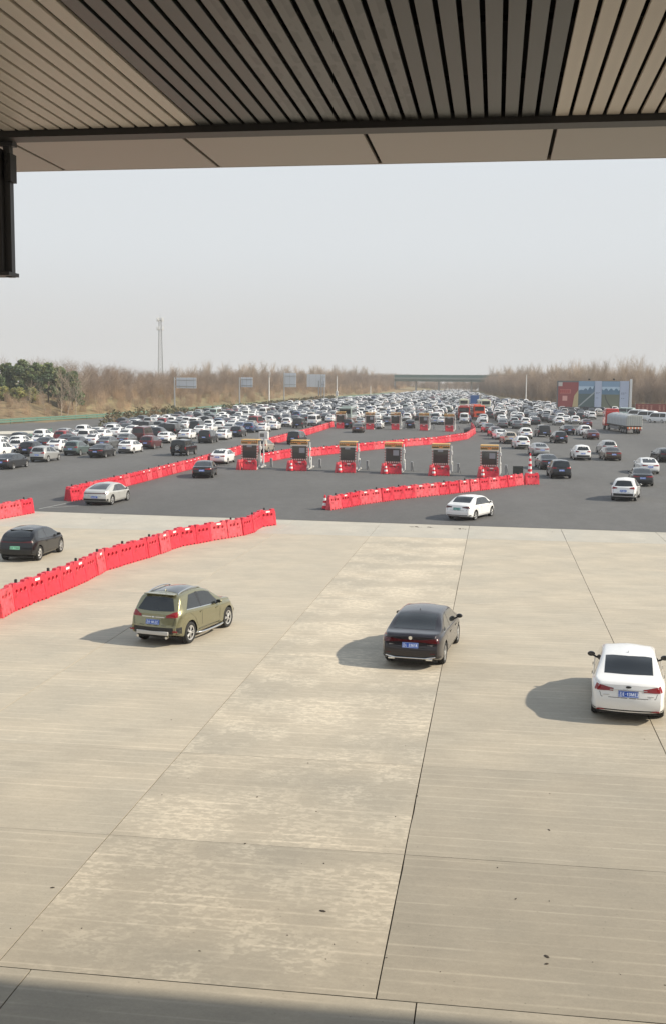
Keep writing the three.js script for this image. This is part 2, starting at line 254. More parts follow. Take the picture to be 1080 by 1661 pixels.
// ---------- vehicles: one lofted body, with glass, lamps and trim laid on its surface ----------
// s runs from the rear bumper (0) to the nose (L); origin on the ground under the rear axle, nose towards -z
const PAINT = gloss('car_paint', .5, .5, .5);
function loft(sp, ns, detail) {
  const top = curve(sp.top), belt = curve(sp.belt), bot = curve(sp.bot), plan = curve(sp.plan), stations = [];
  for (const s of [0, .03, .08, .16]) stations.push(s);
  for (let i = 0; i < ns; i++) stations.push(lerp(.24, sp.L - .24, i / (ns - 1)));
  for (const s of [.16, .08, .03, 0]) stations.push(sp.L - s);
  const section = (s) => {
    const w = plan(s) * sp.W / 2, b = bot(s), t = top(s), be = Math.min(belt(s), t - .02), g = t - be, wr = w * .945 - sp.tumble * g - .01, out = [];
    out.push([0, b], [.55 * w, b + .003], [.88 * w, b + .012]);
    if (detail) out.push([.955 * w, b + .035]);
    out.push([.985 * w, b + .09], [w * .998, b + .2]);
    const c = lerp(b + .2, be - .14, .5); if (detail) out.push([w * .99, c - .06]); out.push([w * .992, c + .03]);
    out.push([w * 1.0, be - .13]); if (detail) out.push([w * .988, be - .05]);
    out.push([w * .955, be]); if (detail) out.push([w * .945 - .008, be + .03 * Math.min(1, g * 3)]);
    const e = w * .945 - .008;
    if (detail) out.push([lerp(e, wr, .3), be + .3 * g], [lerp(e, wr, .62), be + .6 * g]);
    out.push([lerp(e, wr, .9), be + .84 * g]);
    out.push([wr - .03, be + .925 * g]); out.push([wr * .86, be + .972 * g]);
    if (detail) out.push([wr * .6, be + .992 * g]); out.push([wr * .33, t + .6 * sp.crown * Math.min(1, g * 3) + .002], [0, t + sp.crown * Math.min(1, g * 3) + .004]);
    return out;
  };
  const secs = stations.map(section), N = secs[0].length, R = 2 * N - 2, pos = [], idx = [], y2 = sp.rearLean, y3 = sp.noseLean;
  const rp = curve(y2), np = curve(y3);
  const warp = (s, x, y) => {
    const w = sp.W / 2, q = (x / w) ** 2, fr = 1 - smooth(s, 0, .8), ff = 1 - smooth(sp.L - s, 0, .9);
    return s + fr * (rp(y) + sp.bow * q + .5 * sp.bow * q * q) - ff * (np(y) + sp.bow * 1.5 * q + sp.bow * q * q);
  };
  const toZ = (s) => sp.axle - s;
  const put = (x, y, s) => { pos.push(x, y, toZ(warp(s, x, y))); return pos.length / 3 - 1; };
  const ring = secs.map((sec, k) => { const ids = []; for (let i = 0; i < N; i++) ids.push(put(sec[i][0], sec[i][1], stations[k])); for (let i = N - 2; i > 0; i--) ids.push(put(-sec[i][0], sec[i][1], stations[k])); return ids; });
  for (let k = 0; k < ring.length - 1; k++) for (let i = 0; i < R; i++) { const a = ring[k][i], b = ring[k][(i + 1) % R], c = ring[k + 1][i], d = ring[k + 1][(i + 1) % R]; idx.push(a, b, d, a, d, c); }
  for (const [k, flip] of [[0, true], [ring.length - 1, false]]) {
    const C = detail ? 8 : 4, rows = [];
    for (let i = 0; i < N; i++) {
      if (i === 0 || i === N - 1) { rows.push(Array(C + 1).fill(ring[k][i])); continue; }
      const row = [ring[k][i]]; for (let c = 1; c < C; c++) row.push(put(lerp(secs[k][i][0], -secs[k][i][0], c / C), secs[k][i][1], stations[k])); row.push(ring[k][R - i]); rows.push(row);
    }
    for (let i = 0; i < N - 1; i++) for (let c = 0; c < C; c++) { const a = rows[i][c], b = rows[i][c + 1], d = rows[i + 1][c], e = rows[i + 1][c + 1]; for (const f of [[a, b, e], [a, e, d]]) if (f[0] !== f[1] && f[1] !== f[2] && f[0] !== f[2]) idx.push(...(flip ? [f[0], f[2], f[1]] : f)); }
  }
  let g = new THREE.BufferGeometry(); g.setAttribute('position', new THREE.Float32BufferAttribute(pos, 3)); g.setIndex(idx);
  g.computeVertexNormals();
  // outward check on the widest side point
  const p = g.attributes.position, nn = g.attributes.normal; let m = 0; for (let i = 0; i < p.count; i++) if (p.getX(i) > p.getX(m)) m = i;
  if (nn.getX(m) < 0) { const ix = g.index.array; for (let i = 0; i < ix.length; i += 3) { const t = ix[i]; ix[i] = ix[i + 1]; ix[i + 1] = t; } g.computeVertexNormals(); }
  return { g: detail ? toCreasedNormals(g, .95) : g, raw: g, top, belt, bot, plan, toZ };
}
function surface(raw) { // rays onto the body
  const bvh = new MeshBVH(raw.clone()), ray = new THREE.Ray();
  return (from, dir) => { ray.origin.copy(from); ray.direction.copy(dir); return bvh.raycastFirst(ray, THREE.DoubleSide); };
}
function patch(hit, fn, dir, nu, nv, lift = .004, skirt = 0) { // a panel that lies on the surface, lifted a little, with its rim closed
  const pts = [], uv = [], idx = [];
  for (let j = 0; j <= nv; j++) for (let i = 0; i <= nu; i++) {
    const d = typeof dir === 'function' ? dir(i / nu, j / nv) : dir, h = hit(fn(i / nu, j / nv), d);
    if (!h) { pts.push(null); continue; }
    const n = h.face.normal.clone(); if (n.dot(d) > 0) n.negate(); pts.push(h.point.clone().addScaledVector(n, lift)); 
  }
  const at = new Map(), pos = [], put = (k) => { if (!at.has(k)) { at.set(k, pos.length / 3); pos.push(pts[k].x, pts[k].y, pts[k].z); uv.push((k % (nu + 1)) / nu, Math.floor(k / (nu + 1)) / nv); } return at.get(k); };
  const W = nu + 1, dv = typeof dir === 'function' ? dir(.5, .5) : dir;
  for (let j = 0; j < nv; j++) for (let i = 0; i < nu; i++) {
    const q = [j * W + i, j * W + i + 1, (j + 1) * W + i + 1, (j + 1) * W + i]; if (q.some((k) => !pts[k])) continue;
    const e1 = pts[q[1]].clone().sub(pts[q[0]]), e2 = pts[q[3]].clone().sub(pts[q[0]]), out = e1.cross(e2).dot(dv) < 0, [a, b, c, d] = q.map(put);
    if (out) idx.push(a, b, c, a, c, d); else idx.push(a, c, b, a, d, c);
  }
  if (skirt) { // the rim, as separate faces
    const rim = []; for (let i = 0; i < nu; i++) rim.push(i); for (let j = 0; j < nv; j++) rim.push(j * W + nu); for (let i = nu; i > 0; i--) rim.push(nv * W + i); for (let j = nv; j > 0; j--) rim.push(j * W);
    for (let k = 0; k < rim.length; k++) { const A = pts[rim[k]], B = pts[rim[(k + 1) % rim.length]]; if (!A || !B) continue; const o = pos.length / 3; for (const P of [A, B, B.clone().addScaledVector(dv, skirt), A.clone().addScaledVector(dv, skirt)]) { pos.push(P.x, P.y, P.z); uv.push(0, 0); } idx.push(o, o + 1, o + 2, o, o + 2, o + 3, o, o + 2, o + 1, o, o + 3, o + 2); }
  }
  const g = new THREE.BufferGeometry(); g.setAttribute('position', new THREE.Float32BufferAttribute(pos, 3)); g.setAttribute('uv', new THREE.Float32BufferAttribute(uv, 2)); g.setIndex(idx); g.computeVertexNormals(); return g;
}
function wheelParts(r, w, lod, spokes = 5) { // axis along x, outer face towards +x
  const P = [[r * .66, -w / 2], [r * .9, -w / 2], [r * .985, -w * .38], [r, -w * .25], [r, w * .25], [r * .985, w * .38], [r * .9, w / 2], [r * .7, w / 2 - .005], [r * .66, w * .35], [r * .60, -.02], [0.001, -.02]];
  const tyre = new THREE.LatheGeometry((lod === 0 ? P : P.filter((_, i) => [1, 3, 4, 6, 8, 9, 10].includes(i))).map(([a, b]) => new THREE.Vector2(a, b)), lod === 0 ? 28 : 12); tyre.rotateZ(-Math.PI / 2);
  const list = [];
  if (lod === 0) {
    const ring = new THREE.LatheGeometry([[r * .57, w * .36], [r * .69, w * .44], [r * .69, w * .36]].map(([a, b]) => new THREE.Vector2(a, b)), 28); ring.rotateZ(-Math.PI / 2); list.push(ring);
    for (let k = 0; k < spokes; k++) for (const side of [-1, 1]) { const s = rbox(.028, r * .56, r * .105, 0, r * .345, 0, .008, 1); s.rotateZ(.10); s.rotateX(side * .16); s.translate(w * .36, 0, 0); s.rotateX(k / spokes * Math.PI * 2); list.push(s); }
    const hub = new THREE.CylinderGeometry(r * .16, r * .19, .04, 12); hub.rotateZ(-Math.PI / 2); hub.translate(w * .36, 0, 0); list.push(hub);
  } else {
    for (let k = 0; k < 5; k++) { const s = box(.02, r * .62, r * .22, w * .33, r * .33, 0); s.rotateX(k / 5 * Math.PI * 2); list.push(s); }
    const ring = new THREE.LatheGeometry([[r * .58, w * .33], [r * .70, w * .40]].map(([a, b]) => new THREE.Vector2(a, b)), 12); ring.rotateZ(-Math.PI / 2); list.push(ring);
  }
  return { tyre, rim: merge(list) };
}
const plateTexture = (ground, ink, text) => canvas(256, 72, (g, w, h) => {
  g.fillStyle = ground; g.fillRect(0, 0, w, h); g.strokeStyle = ink; g.lineWidth = 3; g.strokeRect(5, 5, w - 10, h - 10); g.fillStyle = ink; g.lineWidth = 4;
  for (const [x0, y0, x1, y1] of [[16, 18, 42, 18], [29, 12, 29, 34], [18, 26, 40, 26], [18, 36, 40, 36], [22, 36, 22, 60], [38, 36, 38, 60], [22, 48, 38, 48], [14, 60, 44, 60]]) { g.beginPath(); g.moveTo(x0, y0); g.lineTo(x1, y1); g.stroke(); }
  g.font = 'bold 50px sans-serif'; g.fillText(text[0], 50, 55); g.beginPath(); g.arc(95, 36, 4, 0, 7); g.fill(); g.fillText(text.slice(1), 104, 55);
});
const PLATE = { blue: ['#1f4fae', '#eef3fb'], green: ['#8fd8b4', '#15221c'], teal: ['#7cb6ae', '#10201c'] };
const plates = { olive: ['blue', 'KWL22'], dark: ['blue', 'L33618'], white: ['blue', 'E13ME3'], black: ['green', 'D11008'], mid: ['teal', 'F5102'], suv: ['blue', 'A8M21'], other: ['blue', 'B61R7'] };
for (const k in plates) { const m = new THREE.MeshStandardMaterial({ map: plateTexture(...PLATE[plates[k][0]], plates[k][1]), roughness: .5 }); m.name = 'number_plate'; plates[k] = m; }

// ----- body shapes -----
const leanSedan = [[.2, .10], [.34, .03], [.5, 0], [.66, .012], [.8, .05], [1.0, .10]], leanSuv = [[.25, .10], [.4, .03], [.58, 0], [.78, .04], [1.0, .10], [1.2, .12]], nose = [[.2, .10], [.35, .02], [.5, 0], [.7, .10], [.9, .3]];
const planCar = (L) => [[0, .86], [.05, .90], [.18, .945], [.55, .985], [1.1, 1], [L - 1.3, 1], [L - .7, .975], [L - .3, .91], [L - .08, .83], [L, .78]];
const SHAPES = {
  notchback: { L: 4.56, W: 1.82, axle: 1.02, base: 2.65, tyre: .32, tumble: .36, crown: .03, bow: .09, rearLean: leanSedan, noseLean: nose, plan: planCar(4.56),
    top: [[0, .98], [.04, 1.03], [.14, 1.055], [.30, 1.065], [.55, 1.085], [.75, 1.15], [1.25, 1.40], [1.55, 1.465], [2.1, 1.49], [2.6, 1.465], [2.95, 1.39], [3.55, 1.06], [3.65, 1.03], [4.1, .95], [4.4, .83], [4.56, .66]],
    belt: [[0, .90], [.3, .97], [.8, .985], [1.6, .965], [3.2, .93], [3.7, .90], [4.2, .82], [4.56, .56]], bot: [[0, .32], [.25, .25], [.6, .2], [3.9, .2], [4.3, .21], [4.56, .28]],
    rearGlass: [.60, 1.125, .58, 1.425], side: { a: [.98, 1.5], m: 1.93, b: [3.5, 2.95] }, lamps: { y: [.81, .95], x: [.40, .84] }, plateY: .775, deck: 1.065 },
  bigSedan: { L: 4.93, W: 1.84, axle: 1.07, base: 2.87, tyre: .335, tumble: .36, crown: .028, bow: .09, rearLean: leanSedan, noseLean: nose, plan: planCar(4.93),
    top: [[0, .98], [.04, 1.03], [.14, 1.055], [.32, 1.062], [.55, 1.075], [.8, 1.13], [1.4, 1.38], [1.75, 1.45], [2.3, 1.475], [2.85, 1.45], [3.2, 1.375], [3.85, 1.05], [3.95, 1.02], [4.4, .94], [4.75, .82], [4.93, .66]],
    belt: [[0, .90], [.3, .965], [.9, .975], [1.8, .95], [3.4, .92], [4.0, .89], [4.5, .81], [4.93, .56]], bot: [[0, .32], [.25, .25], [.6, .2], [4.2, .2], [4.6, .21], [4.93, .28]],
    rearGlass: [.62, 1.10, .58, 1.40], side: { a: [1.0, 1.72], m: 2.12, b: [3.78, 3.2] }, lamps: { y: [.80, .93], x: [.12, .86] }, plateY: .74, deck: 1.06 },
  fastback: { L: 4.92, W: 1.95, axle: 1.0, base: 2.95, tyre: .355, tumble: .42, crown: .035, bow: .13, rearLean: leanSedan, noseLean: nose, plan: planCar(4.92),
    top: [[0, .96], [.04, 1.02], [.12, 1.05], [.3, 1.075], [.6, 1.14], [1.2, 1.30], [1.7, 1.40], [2.2, 1.45], [2.6, 1.455], [3.0, 1.41], [3.3, 1.32], [3.9, 1.02], [4.0, .985], [4.4, .91], [4.75, .79], [4.92, .62]],
    belt: [[0, .88], [.4, .99], [1.0, .985], [2.0, .93], [3.4, .90], [4.0, .87], [4.5, .8], [4.92, .52]], bot: [[0, .34], [.25, .26], [.6, .18], [4.2, .18], [4.6, .19], [4.92, .26]],
    rearGlass: [.66, 1.12, .52, 1.40], side: { a: [1.12, 1.9], m: 2.2, b: [3.8, 3.25] }, lamps: { y: [.83, .90], x: [.05, .9] }, plateY: .62, deck: 1.05 },
  crossover: { L: 4.54, W: 1.86, axle: .92, base: 2.69, tyre: .355, tumble: .37, crown: .035, bow: .10, rearLean: leanSuv, noseLean: nose, plan: planCar(4.54),
    top: [[0, 1.04], [.03, 1.09], [.08, 1.13], [.17, 1.23], [.46, 1.53], [.53, 1.585], [.68, 1.615], [1.15, 1.66], [1.6, 1.678], [2.05, 1.65], [2.45, 1.555], [3.2, 1.15], [3.3, 1.11], [4.0, 1.02], [4.35, .88], [4.54, .68]],
    belt: [[0, .99], [.15, 1.09], [.7, 1.13], [1.5, 1.08], [3.0, .99], [3.5, .965], [4.15, .88], [4.54, .6]], bot: [[0, .40], [.25, .32], [.6, .25], [3.9, .25], [4.25, .27], [4.54, .34]],
    rearGlass: [.67, 1.15, .50, 1.515], side: { a: [.72, 1.12], m: 1.68, b: [3.05, 2.5] }, lamps: { y: [.93, 1.09], x: [.50, .93] }, plateY: .80, deck: 1.1 },
  hatch: { L: 4.62, W: 1.86, axle: .86, base: 2.78, tyre: .35, tumble: .40, crown: .03, bow: .12, rearLean: leanSuv, noseLean: nose, plan: planCar(4.62),
    top: [[0, 1.0], [.03, 1.05], [.1, 1.09], [.2, 1.16], [.6, 1.36], [1.0, 1.465], [1.5, 1.515], [2.05, 1.52], [2.45, 1.48], [2.8, 1.39], [3.5, 1.05], [3.6, 1.015], [4.05, .94], [4.4, .82], [4.62, .64]],
    belt: [[0, .95], [.3, 1.06], [.9, 1.035], [1.8, .975], [3.2, .93], [3.7, .90], [4.2, .81], [4.62, .54]], bot: [[0, .36], [.25, .29], [.6, .21], [4.0, .21], [4.3, .22], [4.62, .3]],
    rearGlass: [.64, 1.19, .5, 1.43], side: { a: [.75, 1.12], m: 1.82, b: [3.4, 2.85] }, lamps: { y: [.92, 1.0], x: [.05, .9] }, plateY: .70, deck: 1.1 },
  boxy: { L: 4.55, W: 1.92, axle: .88, base: 2.75, tyre: .39, tumble: .12, crown: .03, bow: .05, rearLean: [[.3, .03], [.5, 0], [1.2, .03]], noseLean: [[.3, .03], [.5, 0], [1.1, .08]], plan: [[0, .94], [.06, .97], [.3, 1], [4.2, 1], [4.48, .95], [4.55, .9]],
    top: [[0, 1.22], [.03, 1.3], [.06, 1.5], [.1, 1.78], [.16, 1.83], [.5, 1.86], [2.2, 1.86], [2.6, 1.82], [3.0, 1.3], [3.08, 1.22], [4.2, 1.18], [4.45, 1.08], [4.55, .95]],
    belt: [[0, 1.1], [.2, 1.18], [3.0, 1.16], [4.3, 1.08], [4.55, .8]], bot: [[0, .52], [.3, .4], [.6, .36], [4, .36], [4.3, .42], [4.55, .5]],
    rearGlass: [.68, 1.3, .66, 1.72], side: { a: [.3, .34], m: 1.6, b: [2.9, 2.68] }, lamps: { y: [.8, 1.08], x: [.78, .95] }, plateY: .72, deck: 1.2 },
  people_mover: { L: 5.0, W: 1.9, axle: 1.05, base: 3.0, tyre: .34, tumble: .2, crown: .035, bow: .09, rearLean: leanSuv, noseLean: nose, plan: planCar(5.0),
    top: [[0, 1.08], [.03, 1.14], [.08, 1.24], [.22, 1.66], [.3, 1.74], [.6, 1.79], [2.0, 1.8], [3.0, 1.74], [3.4, 1.6], [4.1, 1.16], [4.2, 1.12], [4.6, 1.0], [4.88, .84], [5.0, .68]],
    belt: [[0, 1.0], [.2, 1.07], [1, 1.05], [3.6, 1.0], [4.2, .97], [4.7, .84], [5.0, .58]], bot: [[0, .36], [.3, .27], [.6, .22], [4.4, .22], [4.75, .24], [5.0, .3]],
    rearGlass: [.68, 1.18, .62, 1.62], side: { a: [.42, .55], m: 1.95, b: [3.95, 3.4] }, lamps: { y: [.9, 1.3], x: [.78, .95] }, plateY: .86, deck: 1.1 },
  van: { L: 5.1, W: 1.9, axle: 1.1, base: 2.95, tyre: .33, tumble: .1, crown: .05, bow: .05, rearLean: [[.3, .04], [.5, 0], [1.4, .05]], noseLean: [[.3, .05], [.5, 0], [1.1, .12]], plan: [[0, .93], [.06, .96], [.3, 1], [4.7, 1], [5.0, .93], [5.1, .88]],
    top: [[0, 1.15], [.03, 1.3], [.06, 1.6], [.12, 1.96], [.22, 2.06], [.6, 2.1], [3.4, 2.1], [3.8, 2.02], [4.5, 1.2], [4.6, 1.12], [4.9, 1.0], [5.05, .85], [5.1, .72]],
    belt: [[0, 1.05], [.2, 1.13], [4.3, 1.1], [4.75, .95], [5.1, .62]], bot: [[0, .42], [.3, .32], [.6, .28], [4.5, .28], [4.9, .3], [5.1, .36]],
    rearGlass: [.72, 1.28, .69, 1.85], side: { a: [.4, .42], m: 1.8, b: [4.35, 3.75] }, lamps: { y: [.75, 1.15], x: [.83, .96] }, plateY: .78, deck: 1.2 },
};
// ----- a car of one shape; lod 0 near, 1 middle distance, 2 far off -----
function buildCar(shapeName, lod, o = {}) {
  const sp = SHAPES[shapeName], root = new THREE.Group(), B = loft(sp, lod === 0 ? 60 : lod === 1 ? 24 : 13, lod < 2), hit = surface(B.raw);
  const near = lod === 0, fine = (n) => (near ? n : Math.max(2, Math.ceil(n / 3))), rearZ = sp.axle, frontZ = sp.axle - sp.L, hw = sp.W / 2, R = sp.tyre, ax = [0, -sp.base];
  const L = (k) => (near ? k : k * (lod === 1 ? 2.5 : 4));
  const tl = o.tail ?? M.tail, suv = sp.deck > 1.08;
  // body, with wheel openings cut where one sees them
  let body = B.g, liner = null;
  if (near) {
    const ev = new Evaluator(); ev.attributes = ['position', 'normal']; ev.useGroups = false;
    let a = new Brush(B.g.clone()); a.geometry.deleteAttribute('uv'); a.updateMatrixWorld();
    for (const z of ax) for (const s of [-1, 1]) { const c = new THREE.CylinderGeometry(R + .055, R + .055, .42, 40, 1); c.rotateZ(Math.PI / 2); const b = new Brush(c); b.position.set(s * (hw - .26 + .21), R + .01, z); b.updateMatrixWorld(); a = ev.evaluate(a, b, SUBTRACTION); a.updateMatrixWorld(); }
    const g = plain(a.geometry), p = g.attributes.position, keep = [], cut = [];
    const isCut = (i) => Math.abs(p.getX(i)) > hw - .27 && ax.some((z) => Math.hypot(p.getY(i) - R - .01, p.getZ(i) - z) < R + .0565);
    for (let i = 0; i < p.count; i += 3) (isCut(i) && isCut(i + 1) && isCut(i + 2) ? cut : keep).push(i, i + 1, i + 2);
    const pick = (l) => { const q = new THREE.BufferGeometry(); for (const k of ['position', 'normal']) { const s = g.attributes[k], d = new Float32Array(l.length * 3); l.forEach((v, j) => { d[j * 3] = s.getX(v); d[j * 3 + 1] = s.getY(v); d[j * 3 + 2] = s.getZ(v); }); q.setAttribute(k, new THREE.BufferAttribute(d, 3)); } return q; };
    body = pick(keep); liner = pick(cut);
  }
  part(root, 'body', body, PAINT);
  if (liner) part(root, 'wheel_arch', liner, M.black);
  else if (lod === 1) for (const z of ax) for (const s of [-1, 1]) part(root, 'wheel_arch', patch(hit, (u, v) => V(s * 3, R + (R + .05) * Math.sqrt(u) * Math.sin(v * Math.PI * 2) , z + (R + .05) * Math.sqrt(u) * Math.cos(v * Math.PI * 2)), V(-s, 0, 0), 1, 12, .006), M.black);
  const S = (s) => B.toZ(s);
  // side glass: one pane per door
  const sd = sp.side, panes = [], mid = sd.m, gap = .05;
  panes.push([sd.a[0], mid - gap, sd.a[1], mid - gap - .05], [mid + gap, sd.b[0], mid + gap - .03, sd.b[1]]);
  const sidePane = (s, [a0, b0, a1, b1]) => patch(hit, (u, v) => { const q = lerp(lerp(a0, b0, u), lerp(a1, b1, u), v), yb = B.belt(q) + .025, yt = Math.max(yb + .03, B.belt(q) + (B.top(q) - B.belt(q)) * .84 - .02); return V(s * 3, lerp(yb, yt, v), S(q)); }, V(-s, 0, 0), fine(14), fine(6), L(.004));
  const [gx0, gy0, gx1, gy1] = sp.rearGlass;
  const rearPane = patch(hit, (u, v) => { const y = lerp(gy0, gy1, v), x = lerp(-1, 1, u) * lerp(gx0, gx1, v); return V(x, y + ((suv ? -.02 : -.0) * (1 - v) + sp.crown * .9 * v) * (1 - (2 * u - 1) ** 2), rearZ + 2); }, V(0, 0, -1), fine(14), fine(8), L(.004));
  const fs = [sp.side.b[0] + .12, sp.side.b[1] + .02], wy = [B.top(fs[0]) + .02, B.top(fs[1]) - .015];
  const screen = patch(hit, (u, v) => V(lerp(-1, 1, u) * lerp(hw * .8, hw * .64, v), lerp(wy[0], wy[1], v), frontZ - 2), V(0, 0, 1), fine(12), fine(6), L(.004));
  if (lod === 2) { part(root, 'glazing', merge([rearPane, screen, ...[-1, 1].flatMap((s) => panes.map((p) => sidePane(s, p)))]), M.glass); }
  else {
    part(root, 'rear_window', rearPane, o.rearGlass ?? M.glass); part(root, 'windscreen', screen, M.glass);
    for (const s of [-1, 1]) { if (lod === 1) part(root, 'side_window', merge(panes.map((p) => sidePane(s, p))), M.glass); else for (const p of panes) part(root, 'side_window', sidePane(s, p), M.glass); }
  }
  // lamps
  const rear = (x0, x1, y0, y1, nu, nv, lift, skirt = 0, slant = 0) => patch(hit, (u, v) => V(lerp(x0, x1, u), lerp(y0, y1, v) + slant * u, rearZ + 2), V(0, 0, -1), nu, nv, lift, skirt);
  const corner = (s, y0, y1, x0, x1, nu, nv, lift, skirt, slant = 0) => { const d = V(-s * .55, 0, -.835).normalize(); return patch(hit, (u, v) => { const x = lerp(x0, x1, u); const tp = .5 + .5 * smooth(u, 0, .75), ym = (y0 + y1) / 2 + slant * (u - .4), hh = (y1 - y0) / 2 * tp; return V(s * x, lerp(ym - hh, ym + hh, v), rearZ - .04).addScaledVector(d, -3); }, d, nu, nv, lift, skirt); };
  const ly = sp.lamps.y, lx = sp.lamps.x;
  for (const s of [-1, 1]) {
    if (lod < 2) part(root, 'tail_lamp', corner(s, ly[0], ly[1], Math.max(lx[0], .3) * (hw / .92), hw * 1.02, fine(10), fine(4), L(.008), .02, o.lampSlant ?? .02), tl);
    const hl = patch(hit, (u, v) => V(s * lerp(hw * .45, hw * .86, u), lerp(.62, .74, v) + u * .06 + (suv ? .08 : 0), frontZ - 2), V(0, 0, 1), fine(8), fine(3), L(.006), .01); if (lod < 2) part(root, 'headlamp', hl, M.lampClear);
  }
  if (lod === 2) part(root, 'tail_lamp', merge([-1, 1].map((s) => corner(s, ly[0], ly[1], Math.max(lx[0], .42), hw * 1.02, 3, 1, .02, 0))), tl);
  if (o.lightBar && lod < 2) part(root, 'light_bar', rear(-.5, .5, o.lightBar[0], o.lightBar[1], fine(12), 2, L(.005), .01), o.barMaterial ?? M.tailDark);
  // lower bumper, sills, plate
  const b0 = B.bot(0), skirtY = o.skirt ?? (suv ? .22 : .08);
  part(root, 'lower_bumper', patch(hit, (u, v) => { const a = lerp(-1.15, 1.15, u), d = V(Math.sin(a), 0, Math.cos(a)); return V(d.x * 3, lerp(b0 - .04 + .07, b0 + skirtY, v), rearZ - .75 + d.z * 3); }, (u) => { const a = lerp(-1.15, 1.15, u); return V(-Math.sin(a), 0, -Math.cos(a)); }, fine(20), near ? 3 : 1, L(.006), .01), o.bumper ?? M.black);
  part(root, 'underbody', box(sp.W * .8, .06, sp.L * .84, 0, B.bot(1.5) + .02, rearZ - sp.L / 2), M.black);
  if (lod < 2) {
    const pw = .24, py = o.plateY ?? sp.plateY; part(root, 'number_plate', rear(-pw, pw, py - .075, py + .075, fine(6), 2, .018, .02), o.plate ?? plates.other);
  }
  // wheels
  const wp = wheelParts(R, .215, lod, o.spokes ?? 5);
  for (const z of ax) for (const s of [-1, 1]) {
    const w = part(root, 'wheel', wp.tyre, M.rubber); w.position.set(s * (hw - (near ? .118 : .085)), R, z); if (s < 0) w.rotation.y = Math.PI; w.rotation.x = (z ? .3 : .9) * s;
    if (lod < 2) part(w, 'rim', wp.rim, o.rim ?? M.alloy);
  }
  if (lod === 2) return root;
  // mirrors
  for (const s of [-1, 1]) {
    const g = new THREE.SphereGeometry(1, near ? 14 : 6, near ? 10 : 4); g.scale(.105, .07, .07); g.translate(s * (hw + .065), B.belt(sp.side.b[0]) + .10, S(sp.side.b[0] - .28));
    const m = part(root, 'mirror', g, o.mirror ?? PAINT);
    if (near) { part(m, 'mirror_arm', bar(V(s * (hw - .06), B.belt(sp.side.b[0]) + .02, S(sp.side.b[0] - .25)), V(s * (hw + .05), B.belt(sp.side.b[0]) + .07, S(sp.side.b[0] - .27)), .025), M.black); const f = new THREE.CircleGeometry(1, 14); f.scale(.085, .052, 1); f.translate(s * (hw + .065), B.belt(sp.side.b[0]) + .10, S(sp.side.b[0] - .28) + .058); const gl = part(m, 'mirror_glass', f, M.glass); gl.position.z = .012; }
  }
  if (!near) return root;
  // finer trim on the near cars
  const down = V(0, -1, 0), line = (pts, w, dir, from) => patch(hit, (u, v) => { const k = u * (pts.length - 1), i = Math.min(pts.length - 2, Math.floor(k)), f = k - i; return from(lerp(pts[i][0], pts[i + 1][0], f), lerp(pts[i][1], pts[i + 1][1], f), (v - .5) * w); }, dir, (pts.length - 1) * 5, 1, .0022);
  for (const s of [-1, 1]) {
    const side = (pts, w) => line(pts, w, V(-s, 0, 0), (a, y, o2) => V(s * 3, y, S(a) + o2)), sideH = (pts, w) => line(pts, w, V(-s, 0, 0), (a, y, o2) => V(s * 3, y + o2, S(a)));
    const yb = B.bot(2) + .13, q0 = sp.axle + R + .16;
    part(root, 'door_seam', merge([side([[mid, yb], [mid, B.belt(mid) + .02]], .011), side([[q0 - .02, yb + .12], [q0 - .22, R * 2 + .1], [Math.min(q0 - .3, sd.a[0] + .12), B.belt(q0) - .05]], .011), side([[sd.b[0] - .12, yb], [sd.b[0] - .08, B.belt(sd.b[0]) - .02]], .011), sideH([[q0, yb], [sd.b[0] - .1, yb]], .011)]), M.seam);
    part(root, 'window_trim', merge([sideH([[sd.a[0], B.belt(sd.a[0]) + .012], [mid, B.belt(mid) + .012], [sd.b[0], B.belt(sd.b[0]) + .012]], .022)]), o.windowTrim ?? M.black);
    part(root, 'pillar_trim', patch(hit, (u, v) => V(s * 3, lerp(B.belt(mid) + .02, B.belt(mid) + (B.top(mid) - B.belt(mid)) * .83, v), S(mid + lerp(-gap, gap, u) - .04 * v)), V(-s, 0, 0), 2, 5, .005), M.blackGloss);
    for (const q of [mid - .16, sd.b[0] - 1.0 > mid + .3 ? mid + .95 : mid + .9]) part(root, 'door_handle', patch(hit, (u, v) => V(s * 3, lerp(-.016, .016, v) + B.belt(q) - .14, S(q + lerp(0, .2, u))), V(-s, 0, 0), 4, 2, .018, .018), o.handle ?? PAINT);
    const hood = line([[.56 * hw, 0], [.62 * hw, 1]], .012, down, (x, k, o2) => V(s * x + o2, 3, S(lerp(sp.side.b[0] + .2, sp.L - .5, k)))); part(root, 'bonnet_crease', hood, PAINT);
  }
  const rl = (pts, w, vertical) => line(pts, w, V(0, 0, -1), (x, y, o2) => V(x + (vertical ? o2 : 0), y + (vertical ? 0 : o2), rearZ + 2));
  const lid = suv ? [gx0 + .03, ly[0] - .06, b0 + .30] : [hw * .72, ly[1] + .02, ly[0] - .13];
  part(root, 'tailgate_seam', merge([rl([[-lid[0], lid[2]], [lid[0], lid[2]]], .013), ...[-1, 1].flatMap((s) => [rl([[s * lid[0], lid[2]], [s * (lid[0] + .04), ly[0] - .01]], .012, true)])]), M.seam);
  if (o.roof) part(root, 'roof_panel', patch(hit, (u, v) => V(lerp(-1, 1, u) * sp.W * .29, 3, S(lerp(o.roof[0], o.roof[1], v))), down, 10, 12, .006), M.glass);
  const fin = new THREE.ConeGeometry(.045, .075, 8); fin.scale(.5, 1, 1.7); const fq = sp.side.a[1] + (suv ? -.2 : .05); fin.translate(0, B.top(fq) + .055, S(fq)); part(root, 'antenna', fin, o.fin ?? PAINT);
  return root;
}
